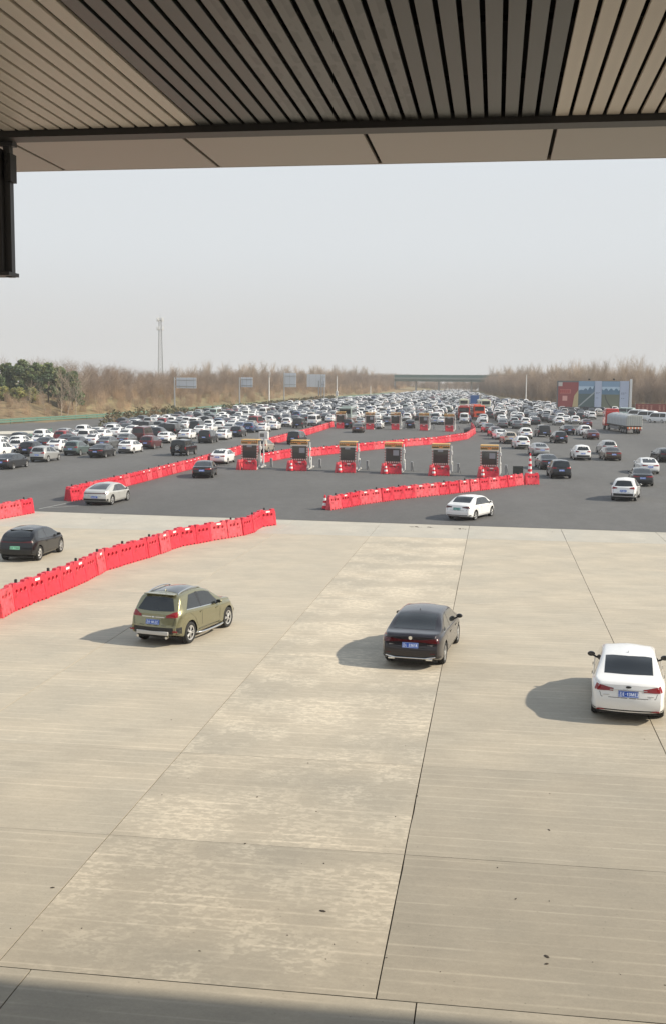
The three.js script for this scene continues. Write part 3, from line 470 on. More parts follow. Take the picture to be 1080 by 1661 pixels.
// ---------- traffic ----------
const paints = {
  white: gloss('white_paint_car', .80, .80, .79), black: gloss('black_paint', .006, .006, .007), grey: gloss('grey_paint', .13, .135, .14, { metalness: .35 }), silver: gloss('silver_paint', .42, .425, .42, { metalness: .45 }), 'dark grey': gloss('dark_grey_paint', .026, .028, .032, { metalness: .3 }),
  red: gloss('red_paint', .22, .02, .022), maroon: gloss('maroon_paint', .075, .014, .016), brown: gloss('brown_paint', .07, .045, .032, { metalness: .3 }), blue: gloss('blue_paint', .03, .06, .14, { metalness: .2 }), 'grey green': gloss('grey_green_paint', .10, .14, .135, { metalness: .35 }), champagne: gloss('champagne_paint', .42, .37, .30, { metalness: .35 }),
  olive: gloss('olive_paint', .26, .245, .145, { metalness: .65, roughness: .27 }), 'pale silver': gloss('pale_silver_paint', .54, .54, .51, { metalness: .4 }), graphite: gloss('graphite_paint', .022, .018, .021, { metalness: .35, roughness: .35 }), 'pale green': gloss('pale_green_paint', .42, .52, .48), cream: gloss('cream_paint', .60, .58, .46),
};
const prototypes = new Map();
function carOf(shape, lod, o = {}, key = '') { const k = shape + lod + key; if (!prototypes.has(k)) prototypes.set(k, buildCar(shape, lod, o)); return prototypes.get(k).clone(); }
const repaint = (root, paint) => { root.traverse((m) => { if (m.isMesh && m.material === PAINT) m.material = paint; }); return root; };
const vehicles = [];     // what stands on the plaza, for spacing and for telling neighbours
function setDown(root, p, heading) { root.position.copy(p); root.rotation.order = 'YXZ'; root.rotation.y = -heading; root.rotation.x = Math.atan(slope(-p.z)); }
function putCar({ shape, lod, name, paint, p, heading = 0, label, group, options, key, color, type }) {
  const c = repaint(carOf(shape, lod, options, key), paints[paint] ?? paint); c.name = numbered(name); setDown(c, p, heading);
  c.userData = { label: label ?? '', category: name === 'van' ? 'van' : 'car' }; if (group) c.userData.group = group;
  scene.add(c); vehicles.push({ o: c, p: p.clone(), heading, L: SHAPES[shape].L, W: SHAPES[shape].W, color: color ?? paint, type: type ?? name, own: !!label }); return c;
}
// wheel contacts give a car's place and its heading
function fromWheels(rr, fr, shape) {
  const a = spot(...rr), b = spot(...fr), h = Math.atan2(b.x - a.x, -(b.z - a.z)), half = SHAPES[shape].W / 2 - .1;
  return { p: V(a.x - half * Math.cos(h), a.y, a.z - half * Math.sin(h)), heading: h };
}
// -- the five cars on the concrete and the first ones beyond it --
{
  const silverBumper = matte('silver_bumper', .55, .53, .5, .4);
  let w = fromWheels([307, 1043], [363, 1019], 'crossover');
  const c = putCar({ shape: 'crossover', lod: 0, name: 'suv', paint: 'olive', ...w, label: 'olive green suv with silver roof rails driving over the pale concrete', key: 'olive', options: { plate: plates.olive, handle: paints.olive, windowTrim: M.chrome, skirt: .24, roof: [.85, 2.15], lampSlant: .07 } });
  const sp = SHAPES.crossover, top = curve(sp.top);
  for (const s of [-1, 1]) {
    const pts = []; for (let i = 0; i <= 12; i++) { const q = lerp(.72, 2.2, i / 12); pts.push(V(s * .545, top(q) - .012 + .05 * Math.sin(Math.PI * Math.min(1, Math.max(0, i / 12))) ** .5, sp.axle - q)); }
    part(c, 'roof_rail', new THREE.TubeGeometry(new THREE.CatmullRomCurve3(pts), 20, .02, 8), M.chrome);
    const y = .27; part(c, 'side_step', new THREE.TubeGeometry(new THREE.CatmullRomCurve3([V(s * .80, y, -.42), V(s * .955, y + .005, -.52), V(s * .96, y + .005, -2.16), V(s * .8, y, -2.26)]), 24, .034, 8), M.chrome);
    part(c, 'exhaust_tip', bar(V(s * .52, .33, sp.axle - .10), V(s * .52, .325, sp.axle + .015), .042, 12), M.chrome);
    part(c, 'reflector', rbox(.24, .055, .03, s * .74, .52, sp.axle - .09, .01, 1), M.tail);
  }
  part(c, 'skid_plate', rbox(1.16, .13, .05, 0, .455, sp.axle - .022, .05, 3), silverBumper);
  part(c, 'tailgate_strip', merge([rbox(.34, .028, .02, -.24, .955, sp.axle - .10, .008, 1), rbox(.34, .028, .02, .24, .955, sp.axle - .10, .008, 1)]), M.chrome);
  const badge = new THREE.SphereGeometry(1, 14, 8); badge.scale(.055, .026, .012); part(c, 'badge', badge.translate(0, .955, sp.axle - .085), M.chrome);
  part(c, 'tailgate_handle', rbox(.16, .03, .03, 0, .69, sp.axle - .035, .01, 1), M.black);
  part(c, 'spoiler', rbox(1.12, .03, .20, 0, 1.625, sp.axle - .56, .014, 2), paints.olive);

  w = fromWheels([717, 1076], [737, 1044.5], 'bigSedan');
  const d = putCar({ shape: 'bigSedan', lod: 0, name: 'sedan', paint: 'graphite', ...w, label: 'dark graphite sedan with a full width tail light strip on the concrete', key: 'dark', options: { plate: plates.dark, lightBar: [.83, .895], windowTrim: M.chrome, tail: M.tailDark, lampSlant: .0, bumper: M.black, handle: M.chrome, mirror: M.blackGloss } });
  { const s2 = SHAPES.bigSedan; const e = new THREE.CylinderGeometry(.055, .055, .015, 20); e.rotateX(Math.PI / 2); part(d, 'badge', e.translate(0, .955, s2.axle - .055), M.chrome);
    part(d, 'bumper_trim', merge([bar(V(-.74, .40, s2.axle - .10), V(-.45, .365, s2.axle - .005), .022, 8), bar(V(-.45, .365, s2.axle - .005), V(.45, .365, s2.axle - .005), .018, 8), bar(V(.45, .365, s2.axle - .005), V(.74, .40, s2.axle - .10), .022, 8)]), M.chrome);
    for (const x of [-.56, .56]) part(d, 'exhaust_tip', rbox(.2, .06, .05, x, .33, s2.axle - .045, .02, 2), M.chrome);
    for (const s of [-1, 1]) part(d, 'reflector', rbox(.22, .03, .03, s * .62, .50, s2.axle - .06, .01, 1), M.tailDark);
    part(d, 'lettering', merge([-.62, -.575, -.53, -.485, .50, .545, .59, .635].map((x) => box(.03, .022, .008, x, .745, s2.axle - .048 - .1 * x * x))), M.silverTrim); }

  w = { p: spot(1016, 1158), heading: rad(6.0) };
  const e = putCar({ shape: 'notchback', lod: 0, name: 'sedan', paint: 'white', ...w, label: 'white notchback sedan with black mirrors, nearest car to the camera', key: 'white', options: { plate: plates.white, mirror: M.blackGloss, lampSlant: .035, skirt: .06, fin: M.silverTrim } });
  { const s3 = SHAPES.notchback; const b = new THREE.SphereGeometry(1, 14, 8); b.scale(.07, .03, .012); part(e, 'badge', b.translate(0, .945, s3.axle - .072), M.black);
    for (const s of [-1, 1]) { part(e, 'reflector', rbox(.24, .035, .03, s * .64, .36, s3.axle - .075, .01, 1), M.tail); part(e, 'lettering', rbox(.16, .018, .008, s * .53, .735, s3.axle - .062, .004, 1), M.silverTrim); }
    part(e, 'boot_strip', rbox(.9, .018, .012, 0, .872, s3.axle - .052, .004, 1), M.silverTrim); }

  w = fromWheels([63.5, 909], [96.4, 896], 'hatch');
  const f = putCar({ shape: 'hatch', lod: 0, name: 'hatchback', paint: 'black', ...w, label: 'black electric hatchback with a green number plate beside the near red barriers', key: 'black', options: { plate: plates.black, lightBar: [.93, .975], tail: M.tailDark, barMaterial: M.tailDark, mirror: M.blackGloss } });
  part(f, 'spoiler', rbox(1.1, .03, .24, 0, 1.462, SHAPES.hatch.axle - .93, .014, 2), M.blackGloss);

  w = fromWheels([181.7, 819], [203.6, 813], 'fastback');
  putCar({ shape: 'fastback', lod: 0, name: 'coupe', paint: 'pale silver', ...w, label: 'pale silver fastback coupe beside the end of the long red barrier line', key: 'pale', options: { plate: plates.other, lightBar: [.84, .90], tail: M.tailDark, skirt: .16 } });
  w = fromWheels([769, 844], [792.7, 838], 'notchback');
  putCar({ shape: 'notchback', lod: 0, name: 'sedan', paint: 'white', ...w, label: 'white sedan turning on the asphalt in front of the middle red barriers', key: 'mid', options: { plate: plates.mid, tail: M.tailDark, lampSlant: 0 } });
  w = fromWheels([1029.5, 813], [1040.5, 808], 'crossover');
  putCar({ shape: 'crossover', lod: 0, name: 'suv', paint: 'white', p: w.p, heading: rad(12), label: 'white suv leading a dark sedan on the open asphalt near the photo edge', key: 'wsuv', options: { plate: plates.suv } });
}
// -- cars that stand clear of the jam: rear wheel pixel, shape, paint, heading in degrees --
const TYPE = { notchback: 'sedan', bigSedan: 'sedan', fastback: 'coupe', crossover: 'suv', hatch: 'hatchback', boxy: 'offroader', people_mover: 'minivan', van: 'van' };
const clear = [
  [330, 775, 'bigSedan', 'black', -8, 'black sedan alone between the long red barrier and the first lane booth'], [357, 752.5, 'notchback', 'white', 2, 'white sedan hugging the long red barrier just behind the first lane booth'],
  [424, 735, 'crossover', 'champagne', 3, 'cream suv passing behind the gap between the first two lane booths'], [478, 721, 'people_mover', 'black', 4, 'black people carrier crossing above the second lane booth'],
  [9, 761, 'bigSedan', 'dark grey', 2, 'dark grey sedan cut by the photo edge at the front of the jam'], [66, 749.5, 'crossover', 'silver', 2, 'silver grey suv at the front of the jam beside a white sedan'],
  [119, 739, 'crossover', 'grey green', 0, 'grey green suv in the front row of the jam'], [160, 742.5, 'bigSedan', 'black', 0, 'black sedan in the front row of the jam beside a white estate'],
  [206, 735.5, 'hatch', 'white', 2, 'white estate car in the front row of the jam next to a black sedan'], [240, 728.5, 'crossover', 'maroon', 2, 'dark maroon suv beside the white estate in the front row'],
  [293, 739.5, 'boxy', 'black', 3, 'black boxy offroader with a spare wheel standing ahead of the jam'], [267, 719, 'hatch', 'white', 0, 'white hatchback right behind the boxy black offroader'],
  [301, 713, 'notchback', 'white', 0, 'white sedan between the boxy offroader and a black people carrier'], [334, 719, 'people_mover', 'black', 0, 'black people carrier between two white sedans at the jam edge'],
  [360, 713.5, 'notchback', 'white', 0, 'white sedan with grey plate ahead of the black people carrier'], [384, 709, 'crossover', 'dark grey', 0, 'dark grey suv at the jam edge between two white sedans'],
  [404, 702, 'crossover', 'blue', 0, 'dark blue suv at the jam edge above the first lane booth'], [425, 701, 'notchback', 'white', 0, 'white sedan at the jam edge right of a dark blue suv'],
  [443, 697.5, 'notchback', 'white', 0, 'second white sedan at the jam edge right of the dark blue suv'], [465, 692.5, 'crossover', 'white', 0, 'white suv at the jam edge beside a dark offroader'],
  [484, 695, 'boxy', 'dark grey', 2, 'dark offroader at the jam edge beside the white van'], [508, 691, 'van', 'white', 2, 'white high van at the jam edge by the end of the long barrier'],
  [535, 685, 'notchback', 'white', 0, 'white sedan between the white van and the grey coach'],
  [563, 695, 'crossover', 'black', 0, 'black suv stopped right behind the grey coach'], [580, 702, 'notchback', 'brown', -3, 'brown sedan on open asphalt behind a black suv and the coach'], [583, 691, 'notchback', 'silver', 0, 'silver sedan just ahead of the brown sedan'],
  [611, 695.5, 'notchback', 'white', 2, 'white sedan alone between two far lane booths'], [627, 690, 'crossover', 'grey', 0, 'grey suv beside the far lane booth with a grey top'], [664, 695, 'hatch', 'black', -4, 'black hatchback between two far lane booths'],
  [705, 688.5, 'notchback', 'silver', 0, 'silver sedan between the last two far lane booths'], [716, 689, 'hatch', 'white', 0, 'white hatchback beside the last far lane booth'], [752, 687, 'van', 'white', 0, 'white van in front of the orange buses'],
  [782, 694, 'crossover', 'silver', -12, 'silver suv just past the barrier curve end'], [793, 701.5, 'notchback', 'grey', -12, 'grey sedan ahead of a maroon sedan past the barrier curve'], [804, 708, 'notchback', 'maroon', -10, 'maroon sedan between a grey sedan and a white car'],
  [812, 713, 'notchback', 'white', -10, 'small white sedan beside a champagne suv on open asphalt'], [826, 720, 'crossover', 'champagne', -10, 'champagne suv between two white cars on open asphalt'], [852, 712, 'crossover', 'white', -6, 'white suv ahead of another white suv near a champagne suv'],
  [846, 728.5, 'crossover', 'white', -8, 'white suv behind the champagne suv with dark tail lights'], [876, 739.5, 'bigSedan', 'silver', -9, 'silver sedan reflecting red in its rear window'], [889, 761.5, 'bigSedan', 'dark grey', -7, 'dark grey sedan just ahead of a black suv'],
  [908, 776, 'crossover', 'black', -4, 'black suv behind the dark sedan beyond the tall striped cone'], [881, 709, 'boxy', 'dark grey', -7, 'dark offroader on the open asphalt left of a black estate'], [908, 719, 'crossover', 'black', -9, 'black estate car with shadow on the open asphalt'],
  [921, 705, 'notchback', 'dark grey', -9, 'dark grey sedan ahead of the black estate'], [960, 713, 'bigSedan', 'maroon', -6, 'maroon sedan beside a white suv near the tarpaulin truck'], [948, 707, 'crossover', 'white', -6, 'white suv beside the maroon sedan near the tarpaulin truck'],
  [943, 746.5, 'crossover', 'white', -4, 'white suv alone in the middle of the open asphalt'], [986, 737, 'crossover', 'silver', -6, 'silver suv half hidden by a dark brown sedan'], [992, 747, 'bigSedan', 'brown', -5, 'dark brown sedan close behind a silver suv'],
  [1051, 768.5, 'bigSedan', 'white', -2, 'white sedan ahead of a dark sedan and the white suv'], [1040, 788, 'bigSedan', 'dark grey', 3, 'dark grey sedan between a white sedan and the white suv'], [1080, 750, 'hatch', 'black', -8, 'black car cut off by the photo edge on open asphalt'],
  [833, 691, 'crossover', 'silver', -4, 'silver suv at the jam front beside a white suv'], [851, 692, 'crossover', 'white', -4, 'white suv at the jam front beside a silver suv'], [906, 690, 'crossover', 'white', -5, 'white suv at the jam front with orange boxes behind'],
  [932, 688, 'crossover', 'white', -5, 'white suv in the jam front below the billboard'], [951, 693, 'notchback', 'maroon', -5, 'maroon sedan with white roof below the billboard'],
];
for (const [px, py, shape, paint, h, label] of clear) putCar({ shape, lod: 1, name: TYPE[shape], paint, p: spot(px, py), heading: rad(h), label });
{ // the spare wheel of the boxy one
  const v = vehicles.find((q) => /spare wheel/.test(q.o.userData.label)).o, w = wheelParts(.36, .2, 1); w.tyre.rotateY(-Math.PI / 2); w.rim.rotateY(-Math.PI / 2); const s = part(v, 'spare_wheel', w.tyre, M.rubber); s.position.set(0, 1.02, SHAPES.boxy.axle + .1); part(s, 'rim', w.rim, M.alloy);
}
// -- big vehicles --
function bigWheel(parent, x, z, r = .5, w = .3) { const t = new THREE.CylinderGeometry(r, r, w, 16); t.rotateZ(Math.PI / 2); const m = part(parent, 'wheel', t, M.rubber); m.position.set(x, r, z); const h = new THREE.CylinderGeometry(r * .5, r * .55, w + .02, 12); h.rotateZ(Math.PI / 2); part(m, 'hub', h, M.steel); }
function coach(name, label, p, heading, L, H, c1, c2, windows = M.glass) { // origin under the rear axle, nose to -z
  const t = thing(name, label, 'bus', [0, 0, 0]); setDown(t, p, heading); const W = 2.5, r = 2.6, zc = r - L / 2;
  part(t, 'lower_body', rbox(W, 1.25, L, 0, 1.0, zc, .12, 3), c2); part(t, 'upper_body', rbox(W - .04, H - 1.5, L - .04, 0, 1.5 + (H - 1.5) / 2, zc, .18, 3), c1);
  part(t, 'rear_window', rbox(W - .5, .85, .06, 0, H - .75, r - .0, .05, 2), windows); part(t, 'windscreen', rbox(W - .3, 1.3, .06, 0, H - 1.15, r - L, .05, 2), windows);
  const n = Math.floor((L - 1.4) / 1.5); for (const s of [-1, 1]) for (let k = 0; k < n; k++) part(t, 'side_window', rbox(.06, .85, 1.36, s * (W / 2 - .02), H - .85, r - .9 - 1.5 * k - .7, .04, 1), windows);
  for (const s of [-1, 1]) { part(t, 'tail_lamp', rbox(.22, .4, .05, s * (W / 2 - .2), 1.05, r - .005, .03, 1), M.tail); part(t, 'mirror', rbox(.18, .38, .12, s * (W / 2 + .2), H - .9, r - L + .1, .04, 1), M.black); for (const z of [0, -(L - 5.2)]) bigWheel(t, s * (W / 2 - .17), z); }
  part(t, 'engine_grille', box(1.3, .5, .03, 0, 1.15, r + .005), M.black); part(t, 'roof_unit', rbox(1.7, .22, 2.6, 0, H + .06, zc + 1, .08, 2), c1); part(t, 'number_plate', box(.45, .14, .02, 0, .72, r + .012), plates.other); part(t, 'lower_bumper', rbox(W + .02, .2, .3, 0, .5, r - .1, .05, 1), M.black);
  vehicles.push({ o: t, p: p.clone().add(V(0, 0, zc)), heading, L, W, color: '', type: 'bus', own: true }); return t;
}
const orange = gloss('orange_paint', .58, .075, .025), busRed = gloss('bus_red', .34, .03, .02), coachGrey = gloss('coach_grey', .30, .36, .33), coachPink = gloss('coach_brown', .28, .16, .13), creamBus = gloss('cream_bus', .58, .58, .44);
coach('coach', 'grey green coach with a dark rear window among the cars of the jam', spot(561, 691), rad(-2), 10.5, 3.5, coachGrey, coachPink);
coach('bus', 'bright orange bus with dark windows among the far traffic', spot(772, 680), rad(-14), 9, 3.1, orange, orange);
coach('bus', 'dark red bus close behind the bright orange bus', spot(751, 681.5), rad(-3), 8.5, 3.0, busRed, busRed);
coach('bus', 'cream minibus far back beside the blue truck', spot(751, 666), rad(-3), 8, 3.1, creamBus, creamBus);
coach('bus', 'pale cream bus behind the bright orange bus', spot(785, 668), rad(-8), 9, 3.2, creamBus, gloss('bus_grey', .4, .4, .38));
{ // a blue lorry far back
  const t = thing('truck', 'blue box lorry standing behind the cream minibus', 'truck'); setDown(t, spot(768, 663), rad(-6));
  part(t, 'cargo_box', rbox(2.5, 2.7, 7, 0, 2.55, -1.9, .05, 1), gloss('lorry_blue', .03, .10, .28)); part(t, 'cab', rbox(2.3, 2.2, 2, 0, 1.75, -6.5, .15, 2), paints.white); part(t, 'windscreen', rbox(2, .8, .06, 0, 2.2, -7.5, .05, 1), M.glass); part(t, 'chassis', box(.9, .3, 9, 0, .9, -2.6), M.black);
  for (const s of [-1, 1]) { bigWheel(t, s * 1.05, 0); bigWheel(t, s * 1.05, -6.2); part(t, 'tail_lamp', box(.3, .12, .04, s * .95, .95, 1.62), M.tail); } vehicles.push({ o: t, p: spot(768, 660), heading: rad(-6), L: 10, W: 2.5, color: '', type: 'truck', own: true });
}
{ // red tractor with a tarpaulined trailer, turning across the plaza
  const a = spot(1026, 704), b = spot(972, 693.5), h = Math.atan2(b.x - a.x, -(b.z - a.z)), t = thing('truck', 'red tractor lorry with a grey tarpaulin trailer below the billboard', 'truck'); setDown(t, a, h);
  const len = Math.min(13.5, a.distanceTo(b) + 1), r = rng(61), tarp = new THREE.BoxGeometry(2.5, 1.75, len - .5, 10, 6, 40), P = tarp.attributes.position;
  for (let i = 0; i < P.count; i++) { const x = P.getX(i), y = P.getY(i), z = P.getZ(i); const e = y > .6 ? 1 - .1 * Math.abs(x) : 1; P.setXYZ(i, x * (1 + .03 * Math.sin(z * 3.1 + y * 2)) * (y > .8 ? .62 : y > .5 ? .9 : 1), y * e + (y > .8 ? .12 * Math.cos(x * 1.3) + .05 * Math.sin(z * 2.3) : 0), z); } tarp.computeVertexNormals(); tarp.translate(0, 2.2, -len / 2 + .4);
  part(t, 'tarpaulin', tarp, matte('grey_tarpaulin', .38, .40, .41, .6)); part(t, 'trailer_bed', rbox(2.5, .22, len, 0, 1.2, -len / 2 + .4, .03, 1), M.black);
  part(t, 'tail_panel', rbox(2.46, 1.7, .08, 0, 2.2, .75, .03, 1), matte('pale_tail', .55, .55, .50, .6));
  for (let k = 0; k < 7; k++) part(t, 'tail_rib', box(.05, 1.6, .06, -1.08 + .36 * k, 2.2, .81), matte('rib', .35, .36, .34, .6));
  const stripe = canvas(256, 32, (g, w, hh) => { for (let k = 0; k < 10; k++) { g.fillStyle = k % 2 ? '#e8e2d2' : '#d8631e'; g.fillRect(k * w / 10, 0, w / 10, hh); } });
  part(t, 'rear_bumper', rbox(2.5, .3, .1, 0, 1.0, .82, .02, 1), new THREE.MeshStandardMaterial({ map: stripe, roughness: .5, name: 'hazard_stripe' }));
  for (const s of [-1, 1]) { part(t, 'tail_lamp', box(.4, .16, .05, s * .95, .72, .82), M.tail); for (let k = 0; k < 3; k++) bigWheel(t, s * 1.05, -.6 - 1.3 * k); part(t, 'side_guard', box(.05, .5, len * .45, s * 1.18, .75, -len * .58), matte('guard', .16, .16, .17, .5)); bigWheel(t, s * 1.0, -len - 1.9); bigWheel(t, s * 1.0, -len + 1.2); }
  part(t, 'cab', rbox(2.45, 2.6, 2.2, 0, 2.0, -len - 1.6, .15, 3), paints.red === 0 ? 0 : gloss('tractor_red', .42, .03, .025)); part(t, 'roof_fairing', rbox(2.3, .6, 1.7, 0, 3.45, -len - 1.4, .2, 3), gloss('fairing_red', .42, .04, .035)); part(t, 'windscreen', rbox(2.2, 1, .08, 0, 2.5, -len - 2.68, .05, 1), M.glass);
  for (const s of [-1, 1]) part(t, 'side_window', rbox(.08, .7, .9, s * 1.2, 2.5, -len - 1.9, .05, 1), M.glass); part(t, 'chassis', box(.9, .3, 5, 0, .95, -len - .2), M.black);
  for (let k = 0; k < 6; k++) { const m = V(0, 0, -2.2 * k - 1).applyAxisAngle(V(0, 1, 0), -h).add(a); vehicles.push({ o: t, p: m, heading: h, L: 4, W: 3.2, color: '', type: 'truck', own: true }); }
}
{ // pale vans parked along the far edge, side on
  const list = [[1022, 676, 'white van parked below the billboard post behind the tarpaulin truck'], [1041, 680, 'pale van parked second along the far edge by the red banner'], [1057, 682.5, 'white van parked third along the far edge by the red banner'], [1077, 686, 'white van parked at the photo edge below the red banner']];
  list.forEach(([x, y, label], i) => putCar({ shape: 'van', lod: 1, name: 'van', paint: i === 0 ? 'pale green' : 'white', p: spot(x, y), heading: rad(-62 + 5 * i), label }));
  putCar({ shape: 'van', lod: 1, name: 'van', paint: 'white', p: spot(428, 676), heading: rad(2), label: 'white high van deep in the jam below the light pole' });
  putCar({ shape: 'van', lod: 1, name: 'van', paint: 'pale green', p: spot(348, 678), heading: rad(1), label: 'pale green minibus at the back of the jam beside the hedge' });
}
// -- the jam itself: files of cars, bumper to bumper --
{
  const field = [[-60, 752], [0, 747], [60, 739], [130, 731], [205, 725], [250, 718], [292, 716], [310, 708], [350, 706], [400, 700], [440, 692], [500, 685], [545, 682], [640, 684], [700, 684], [742, 683], [776, 690], [800, 696], [830, 698], [865, 692], [900, 688], [940, 684], [962, 680], [1004, 672], [1004, 666.5], [905, 661], [850, 655], [800, 649], [775, 641], [740, 636.3], [640, 637.5], [600, 642], [545, 648], [480, 655], [430, 662], [350, 672], [260, 684], [205, 691], [150, 702], [100, 706], [40, 718], [-60, 730]];
  const r = rng(4242), queue = [], mix = [['white', 43], ['black', 18], ['dark grey', 13], ['grey', 9], ['silver', 9], ['red', 2], ['maroon', 2], ['brown', 2], ['blue', 3], ['grey green', 1], ['champagne', 3]], kinds = [['notchback', 34], ['bigSedan', 18], ['crossover', 34], ['hatch', 7], ['people_mover', 4], ['boxy', 2], ['van', 2]];
  const pick = (l) => { let t = r() * l.reduce((s, x) => s + x[1], 0); for (const [k, w] of l) if ((t -= w) <= 0) return k; return l[0][0]; };
  for (let lane = 0; lane < 46; lane++) {
    const x0 = -88 + 3.3 * lane; let d = 96 + 5 * r();
    while (d < 690) {
      const k = smooth(d, 330, 720), x = lerp(x0, -34 + (x0 + 12) * .62, k) + (.7 + 1.5 * smooth(d, 150, 300)) * (r() - .5), p = V(x, rise(d), -d);
      const gap = 6.1 + 2.6 * r() * r(); d += gap;
      const shape = pick(kinds), paint = pick(mix), hd = rad((r() - .5) * 5), hole = r() < .02, [px, py] = pixel(p);
      if (hole || !inside(field, px, py)) continue;
      if (d > 240 && (x < leftEdge(d) + 9 || x > rightEdge(d) - 3)) continue;
      if (vehicles.some((v) => { const dx = v.p.x - p.x, dz = v.p.z - p.z, c = Math.cos(v.heading), s = Math.sin(v.heading), a = Math.abs(-dz * c + dx * s), b = Math.abs(dx * c + dz * s); return a < (v.L + 4.6) / 2 + .5 && b < (v.W + 1.85) / 2 + .35; })) continue;
      queue.push({ p, shape, paint, hd, d });
    }
  }
  queue.sort((a, b) => a.d - b.d);
  const room = 296 - vehicles.filter((v) => v.o.userData.category === 'car').length, own = queue.slice(0, room), rest = queue.slice(room);
  const start = vehicles.length;
  for (const q of own) putCar({ shape: q.shape, lod: q.d < 150 ? 1 : 2, name: TYPE[q.shape], paint: q.shape === 'van' && q.paint === 'black' ? 'white' : q.paint, p: q.p, heading: q.hd });
  // say which is which by its neighbours
  const marks = [['the hedge', spot(230, 690), 16], ['the white high van', spot(508, 691), 14], ['the grey coach', spot(561, 691), 18], ['the orange bus', spot(772, 680), 18], ['the billboard', spot(960, 668), 42], ['the long red barrier', spot(430, 722), 0], ['the tarpaulin truck', spot(1000, 697), 20], ['the far booths', spot(665, 692), 26], ['the pale minibus', spot(348, 678), 14], ['the boxy offroader', spot(293, 739), 18], ['the grey green suv', spot(119, 739), 14], ['the barrier curve', spot(770, 705), 22]];
  const say = (v) => (v.color ? v.color + ' ' : '') + v.type, usedLabels = new Set(vehicles.map((v) => v.o.userData.label)), kept = new Map();
  for (const v of vehicles.slice(start)) {
    let best = null; for (const w of vehicles) if (w !== v && w.color) { const dx = w.p.x - v.p.x, dz = v.p.z - w.p.z; if (Math.abs(dx) < 1.7 && dz > 0 && dz < 14 && (!v.front || dz < v.front[1])) v.front = [w, dz]; if (Math.abs(dx) < 1.7 && dz < 0 && dz > -14 && (!v.back || -dz < v.back[1])) v.back = [w, -dz]; if (dx > 1.7 && dx < 5 && Math.abs(dz) < 4.2 && (!v.rightSide || Math.abs(dz) + dx < v.rightSide[1])) v.rightSide = [w, Math.abs(dz) + dx]; if (dx < -1.7 && dx > -5 && Math.abs(dz) < 4.2 && (!v.leftSide || Math.abs(dz) - dx < v.leftSide[1])) v.leftSide = [w, Math.abs(dz) - dx]; }
    for (const m of marks) { const q = m[1].distanceTo(v.p); if (q < m[2] && (!best || q < best[1])) best = [m[0], q]; }
    const near = best ? ' near ' + best[0] : ' in the jam', bits = [v.front && 'behind a ' + say(v.front[0]), v.leftSide && say(v.leftSide[0]) + ' on its left', v.rightSide && say(v.rightSide[0]) + ' on its right', v.back && 'ahead of a ' + say(v.back[0])].filter(Boolean);
    const base = say(v) + near; let label = null;
    const tries = []; for (let a = 0; a < bits.length; a++) for (let b = a + 1; b < bits.length; b++) tries.push([base, bits[a], bits[b]].join(', ')); for (let a = 0; a < bits.length; a++) tries.push(base + ' ' + bits[a]);
    const words = (t) => t.replace(/,/g, '').split(' ').length;
    for (const t of tries) if (words(t) <= 16 && words(t) >= 4 && !usedLabels.has(t)) { label = t; break; }
    if (!label) { label = (tries.find((t) => words(t) <= 16) ?? base + ' among the queued cars'); }
    usedLabels.add(label); v.o.userData.label = label; kept.set(label, (kept.get(label) ?? []).concat(v)); 
  }
  for (const v of vehicles.slice(start)) v.o.userData.group = 'cars standing in the jam';
  // the rest reads as one mass far back
  const far = buildCar('crossover', 2), far2 = buildCar('notchback', 2);
  [[far, 'crossover'], [far2, 'sedan']].forEach(([proto, kind], i) => {
    const gs = []; proto.updateMatrixWorld(true);
    proto.traverse((m) => { if (!m.isMesh) return; const g = plain(m.geometry.clone()); g.deleteAttribute('uv'); g.applyMatrix4(m.matrixWorld); const c = m.material === PAINT ? [1, 1, 1] : m.material === M.tail ? [.5, .03, .03] : [.025, .025, .028], col = new Float32Array(g.attributes.position.count * 3); for (let k = 0; k < col.length; k++) col[k] = c[k % 3]; g.setAttribute('color', new THREE.BufferAttribute(col, 3)); gs.push(g); });
    const list = rest.filter((q) => (q.shape === 'crossover' || q.shape === 'people_mover' || q.shape === 'boxy' || q.shape === 'van') === (i === 0));
    const m = new THREE.InstancedMesh(mergeGeometries(gs), gloss('queued_car', 1, 1, 1, { vertexColors: true }), list.length), D = new THREE.Object3D(); D.rotation.order = 'YXZ';
    list.forEach((q, k) => { D.position.copy(q.p); D.rotation.set(Math.atan(slope(q.d)), -q.hd, 0); D.updateMatrix(); m.setMatrixAt(k, D.matrix); m.setColorAt(k, paints[q.paint].color); });
    m.name = 'distant_queue' + (i ? '_001' : ''); m.castShadow = m.receiveShadow = true; m.userData = { kind: 'stuff', label: i ? 'mass of small distant sedans queued up to the overpass' : 'mass of small distant suvs queued up to the overpass', category: 'traffic' }; scene.add(m);
  });
  console.log('cars', vehicles.length, 'own', own.length, 'rest', rest.length, 'dup labels', [...kept].filter(([, v]) => v.length > 1).length);
}
